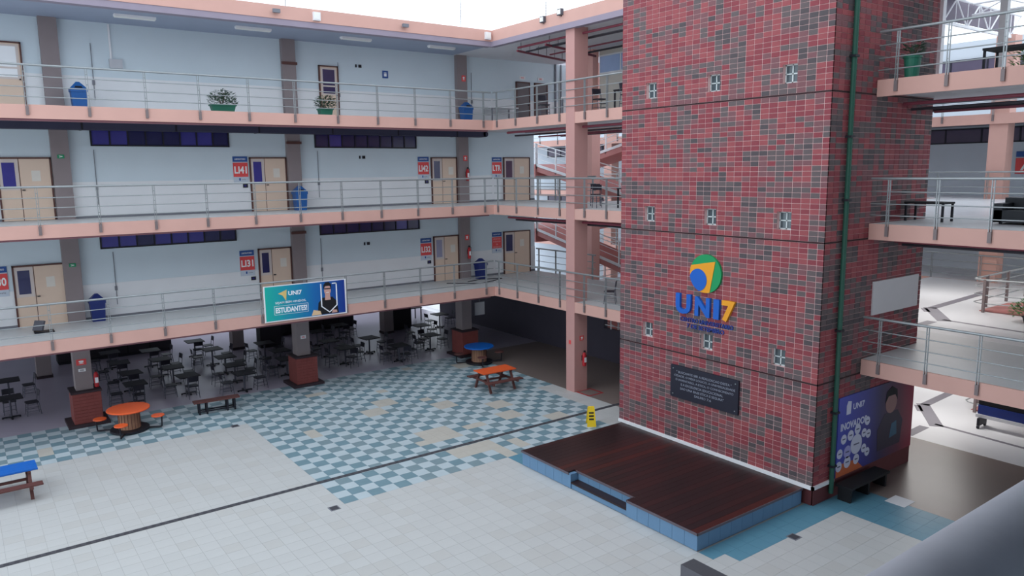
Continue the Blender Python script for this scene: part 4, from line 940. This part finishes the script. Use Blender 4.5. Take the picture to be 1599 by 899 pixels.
# roof trusses over the lightwell, right
TR = bpy.data.materials.new('translucent_roof_sheet'); TR.use_nodes = True
_n = TR.node_tree.nodes; _tb = _n.new('ShaderNodeBsdfTranslucent'); _db = _n.new('ShaderNodeBsdfDiffuse'); _ms = _n.new('ShaderNodeMixShader')
_tb.inputs[0].default_value = (.8, .8, .84, 1); _db.inputs[0].default_value = (.8, .8, .82, 1); _ms.inputs[0].default_value = .55
TR.node_tree.links.new(_tb.outputs[0], _ms.inputs[1]); TR.node_tree.links.new(_db.outputs[0], _ms.inputs[2]); TR.node_tree.links.new(_ms.outputs[0], _n['Material Output'].inputs[0])
s = single('lightwell_roof', MB().box(24.6, 31.0, 3.0, 14.0, 14.5, 14.53), TR, 'white sheet roof over the lightwell behind the tower', 'roof', kind='structure')
MB().box(24.6, 36.0, 13.9, 13.96, 13.7, 14.5).build('gable_sheet', mat('grey_gable_sheet', (120, 112, 124), .7, .15, 2), s)
single('lightwell_roof', MB().box(24.6, 33.0, 17.2, 46.0, 14.3, 14.33), TR, 'white sheet roof over the ramps left of the tower', 'roof', kind='structure')
rw = single('wall_top_rear', MB().box(23.1, 23.2, 16.97, 24.9, 10.5, 13.5), mat('cream_wall', (206, 200, 190), .7, .04, 2), 'cream rear wall of the top gallery between column and tower', 'wall', kind='structure')
WN[0] += 1
t = thing('window_%d' % WN[0], 'pale blue window in the cream rear wall beside the tower', 'window', (23.08, 24.2, 12.6), kind='structure')
MB().box(23.04, 23.1, 21.0, 24.85, 12.45, 13.25).build('window_frame', WHITEP, t)
for a in (21.06, 22.33, 23.6): MB().box(23.02, 23.04, a, a+1.18, 12.52, 13.18).build('pane', mat('sky_blue_pane', (168, 188, 224), .2, .08, 2), t)
single('column', MB().box(22.75, 23.08, 24.95, 25.75, 10.5, 13.5), MATS['bright_pink_paint'], 'bright pink pier at the end of the cream rear wall', 'column', kind='structure')
for k, z in enumerate(LV[:2]): railing('rear railing of the %s overlooking the ramps' % LVN[k], 'y', 23.1, 25.1, 29.4, [25.3, 26.6, 27.9, 29.2], z)
for y, n in ((13.65, 'first'), (10.4, 'second'), (7.2, 'third')):
    t = thing('roof_truss', '%s white steel truss under the lightwell roof' % n, 'truss', (30, y, 13.5), group='roof trusses')
    zl = 13.5 if n == 'first' else 13.8
    MB().box(24.6, 36, y-.05, y+.05, zl-.05, zl+.05).build('lower_chord', WHITEP, t); MB().tube((24.6, y, 14.4), (36, y, 14.4), .05, 8).build('upper_chord', WHITEP, t)
    for i in range(12):
        x = 24.6+.95*i; MB().tube((x, y, zl if i % 2 else 14.4), (x+.95, y, 14.4 if i % 2 else zl), .03, 6).build('web_bar', WHITEP, t); MB().tube((x, y, zl), (x, y, 14.4), .02, 6).build('web_post', WHITEP, t)
for x in (27.5, 31.5):
    t = thing('roof_truss', 'white cross truss of the lightwell roof, %s' % ('near the tower' if x < 30 else 'far'), 'truss', (x, 9, 13.9), group='roof trusses')
    MB().tube((x, 3, 13.95), (x, 13.6, 13.95), .045, 8).build('lower_chord', WHITEP, t); MB().tube((x, 3, 14.35), (x, 13.6, 14.35), .045, 8).build('upper_chord', WHITEP, t)
    for i in range(11): MB().tube((x, 3+.95*i, 13.95 if i % 2 else 14.35), (x, 3.95+.95*i, 14.35 if i % 2 else 13.95), .025, 6).build('web_bar', WHITEP, t)
for x, y, n in ((23.0, 10.75, 'beside the tower'), (23.0, 9.12, 'right of the bright opening')):
    single('column', MB().box(x-.09, x+.09, y-.09, y+.09, 10.5, 13.5), WHITEP, 'slim white roof post %s' % n, 'column', kind='structure')
# ------------------------------------------------------------------ furniture in the side wing
def desk(x0, x1, y0, y1, z, h, label, name='table', mt=TABLEK, lm=DARKM):
    t = thing(name, label, 'table', ((x0+x1)/2, (y0+y1)/2, z)); MB().box(x0, x1, y0, y1, z+h-.05, z+h).build('tabletop', mt, t)
    for a in (x0+.04, x1-.04):
        for b in (y0+.04, y1-.04): MB().box(a-.025, a+.025, b-.025, b+.025, z, z+h-.05).build('leg', lm, t)
    return t
desk(20.0, 21.5, 28.6, 29.35, 10.5, .78, 'white folding table at the corner of the top gallery', mt=WHITEP, lm=GREYPIPE)
desk(20.1, 20.7, 9.0, 10.0, 7.0, .5, 'low dark table against the tower on the second gallery', 'low_table', BLACK)
desk(19.6, 20.3, 17.8, 20.4, 10.5, .75, 'dark table behind the railing on the top gallery beside the tower')
desk(20.0, 20.7, 18.2, 20.6, 7.0, .75, 'dark table behind the railing on the second gallery beside the tower')
desk(20.6, 21.4, 5.0, 8.6, 10.5, .72, 'long dark table on the top gallery at the right picture edge')
desk(19.5, 20.1, 22.4, 23.2, 10.5, .72, 'small table left of the pink column on the top gallery', mt=mat('pale_desk', (196, 190, 190), .5, .05, 3), lm=GREYPIPE)
t = thing('sofa', 'low black sofa on the second gallery at the right picture edge', 'sofa', (20.7, 6.7, 7.0)); sb_ = mat('black_leather', (24, 30, 38), .5, .1, 4)
MB().box(20.3, 21.1, 5.3, 7.95, 7.05, 7.34).build('seat', sb_, t); MB().box(20.95, 21.2, 5.3, 7.95, 7.05, 7.62).build('backrest', sb_, t)
for a in (5.3, 7.75): MB().box(20.3, 21.0, a, a+.2, 7.05, 7.5).build('armrest', sb_, t)
for a in (20.4, 21.1):
    for b in (5.45, 7.8): MB().box(a-.03, a+.03, b-.03, b+.03, 7.0, 7.05).build('foot', DARKM, t)
WC = [(19.2, 23.9, 10.5, 160, 'chair at the small table left of the pink column, top gallery'), (19.5, 21.0, 10.5, 170, 'left chair beside the tower on the top gallery'), (19.15, 19.2, 10.5, -90, 'right chair beside the tower on the top gallery'), (20.95, 20.2, 10.5, 90, 'rear chair beside the tower on the top gallery'),
      (19.6, 21.1, 7.0, 160, 'left chair beside the tower on the second gallery'), (21.2, 19.4, 7.0, 90, 'right chair beside the tower on the second gallery'), (20.6, 22.4, 7.0, 140, 'chair left of the pink column on the second gallery'),
      (19.4, 20.3, 3.5, 40, 'left chair by the railing on the first gallery next to the tower'), (19.5, 19.4, 3.5, 100, 'right chair by the railing on the first gallery next to the tower')]
for x, y, z, a, lb in WC: dup(cproto, (x, y, z), R(a), 'dark '+lb, 'side wing chairs')
desk(20.3, 20.9, 18.0, 20.5, 3.5, .75, 'dark table by the railing on the first gallery next to the tower')
# dark things on the ground right of the tower
t = thing('bench', 'dark bench in the shadow under the side poster', 'bench', (18.4, 9.75, 0)); MB().box(17.5, 19.4, 9.55, 9.98, .36, .42).build('seat', BLACK, t)
for a in (17.6, 18.45, 19.3): MB().box(a-.04, a+.04, 9.6, 9.94, 0, .36).build('leg', BLACK, t)
single('floor_tile_patch', MB().box(18.4, 18.95, 8.65, 9.15, .0005, .006), WHITEP, 'loose pale tile lying on the brown wing floor', 'tile')
t = thing('display_stand', 'dark display stand with blue strip on the ground behind the wing', 'stand', (26.3, 9.0, 0))
MB().box(26.2, 26.35, 6.0, 10.2, .45, 2.4).build('panel', BLACK, t); MB().box(26.17, 26.2, 6.0, 10.2, .45, .75).build('blue_strip', mat('glossy_blue', (28, 52, 128), .3, .2, 2), t); MB().box(26.15, 26.4, 6.0, 10.25, .34, .45).build('base_rail', WHITEP, t)
for y in (6.3, 10.1):
    MB().box(26.0, 26.55, y-.04, y+.04, .1, .34).build('foot', DARKM, t)
    for x in (26.02, 26.52): MB().tube((x, y-.03, .06), (x, y+.03, .06), .06, 10).build('castor', DARKM, t)
t = thing('floodlight', 'grey floodlight standing on the first gallery floor by the left door', 'lamp', (2.0, 28.1, 3.5)); MB().beam((1.85, 28.15, 3.56), (1.95, 28.25, 3.86), .34, .07).build('housing', FLOODG, t); MB().box(1.75, 2.3, 27.95, 28.35, 3.5, 3.53).build('base', DARKM, t)
# thin dark loop laid on the first gallery floor
cb = MB(); cb.path([(17.4, 28.6, 3.515), (18.0, 28.1, 3.515), (18.5, 27.6, 3.515), (19.4, 27.9, 3.515), (20.2, 28.3, 3.515), (19.3, 28.7, 3.515), (18.4, 28.4, 3.515)], .02, 6); single('cable', cb, DARKM, 'thin black loop lying on the first gallery floor near the LI32 door', 'cable')
# window bars in the ground wing wall
t = thing('window_grille', 'bright barred opening in the dark ground wall right of the pink column', 'window grille', (23, 23.5, 1.45))
for i in range(4): MB().tube((22.95, 22.75, 1.6+.33*i), (22.95, 24.28, 1.6+.33*i), .025, 6).build('bar', WHITEP, t)
for y in (22.8, 23.2, 23.9): MB().tube((22.93, y, 1.45), (22.93, y, 2.75), .03, 6).build('upright', WHITEP, t)

# ------------------------------------------------------------------ foreground: the viewer's own handrail
t = thing('handrail', 'thick blurred grey handrail across the bottom right corner', 'railing', (6, .245, 8.1))
MB().tube((-6, .245, 8.095), (18, .245, 8.095), .041, 28).build('top_rail', NEARRAIL, t)
for h in RZ: MB().tube((-6, .245, 7+h), (18, .245, 7+h), .016, 10).build('rail', STEEL, t)
for i in range(8):
    x = -5.2+3.05*i; MB().box(x-.02, x+.02, .225, .265, 6.8, 8.07).build('post', STEEL, t)
c0 = ground(1063, 881, 7.72)
t = thing('lamp_housing', 'dark grey housing corner poking up at the bottom picture edge', 'lamp', (c0.x+.1, c0.y-.15, 7.5))
MB().box(c0.x, c0.x+.035, .36, c0.y, 7.42, 7.72).build('housing', FLOODG, t); MB().box(c0.x+.005, c0.x+.03, .262, .36, 7.48, 7.52).build('bracket', DARKM, t)

# dark cable ducts along the room wall, just under the slabs
for z, nm in ((10.2, 'top gallery slab'), (6.7, 'second gallery slab')):
    dk = mat('dark_navy_duct', (58, 58, 80), .7, .1, 2); zc = z-.14
    t = thing('cable_duct', 'dark round-ended duct along the wall under the %s' % nm, 'duct', (6, 28.9, z-.28))
    q = MB(); q.box(XL, 19.75, 28.75, 29.26, z-.27, z-.01); q.tube((19.75, 28.75, zc), (19.75, 29.26, zc), .13, 16); q.build('duct', dk, t)
    for i in range(9): MB().box(-5+2.9*i, -4.94+2.9*i, 28.74, 29.27, z-.28, z).build('hanger', DARKM, t)
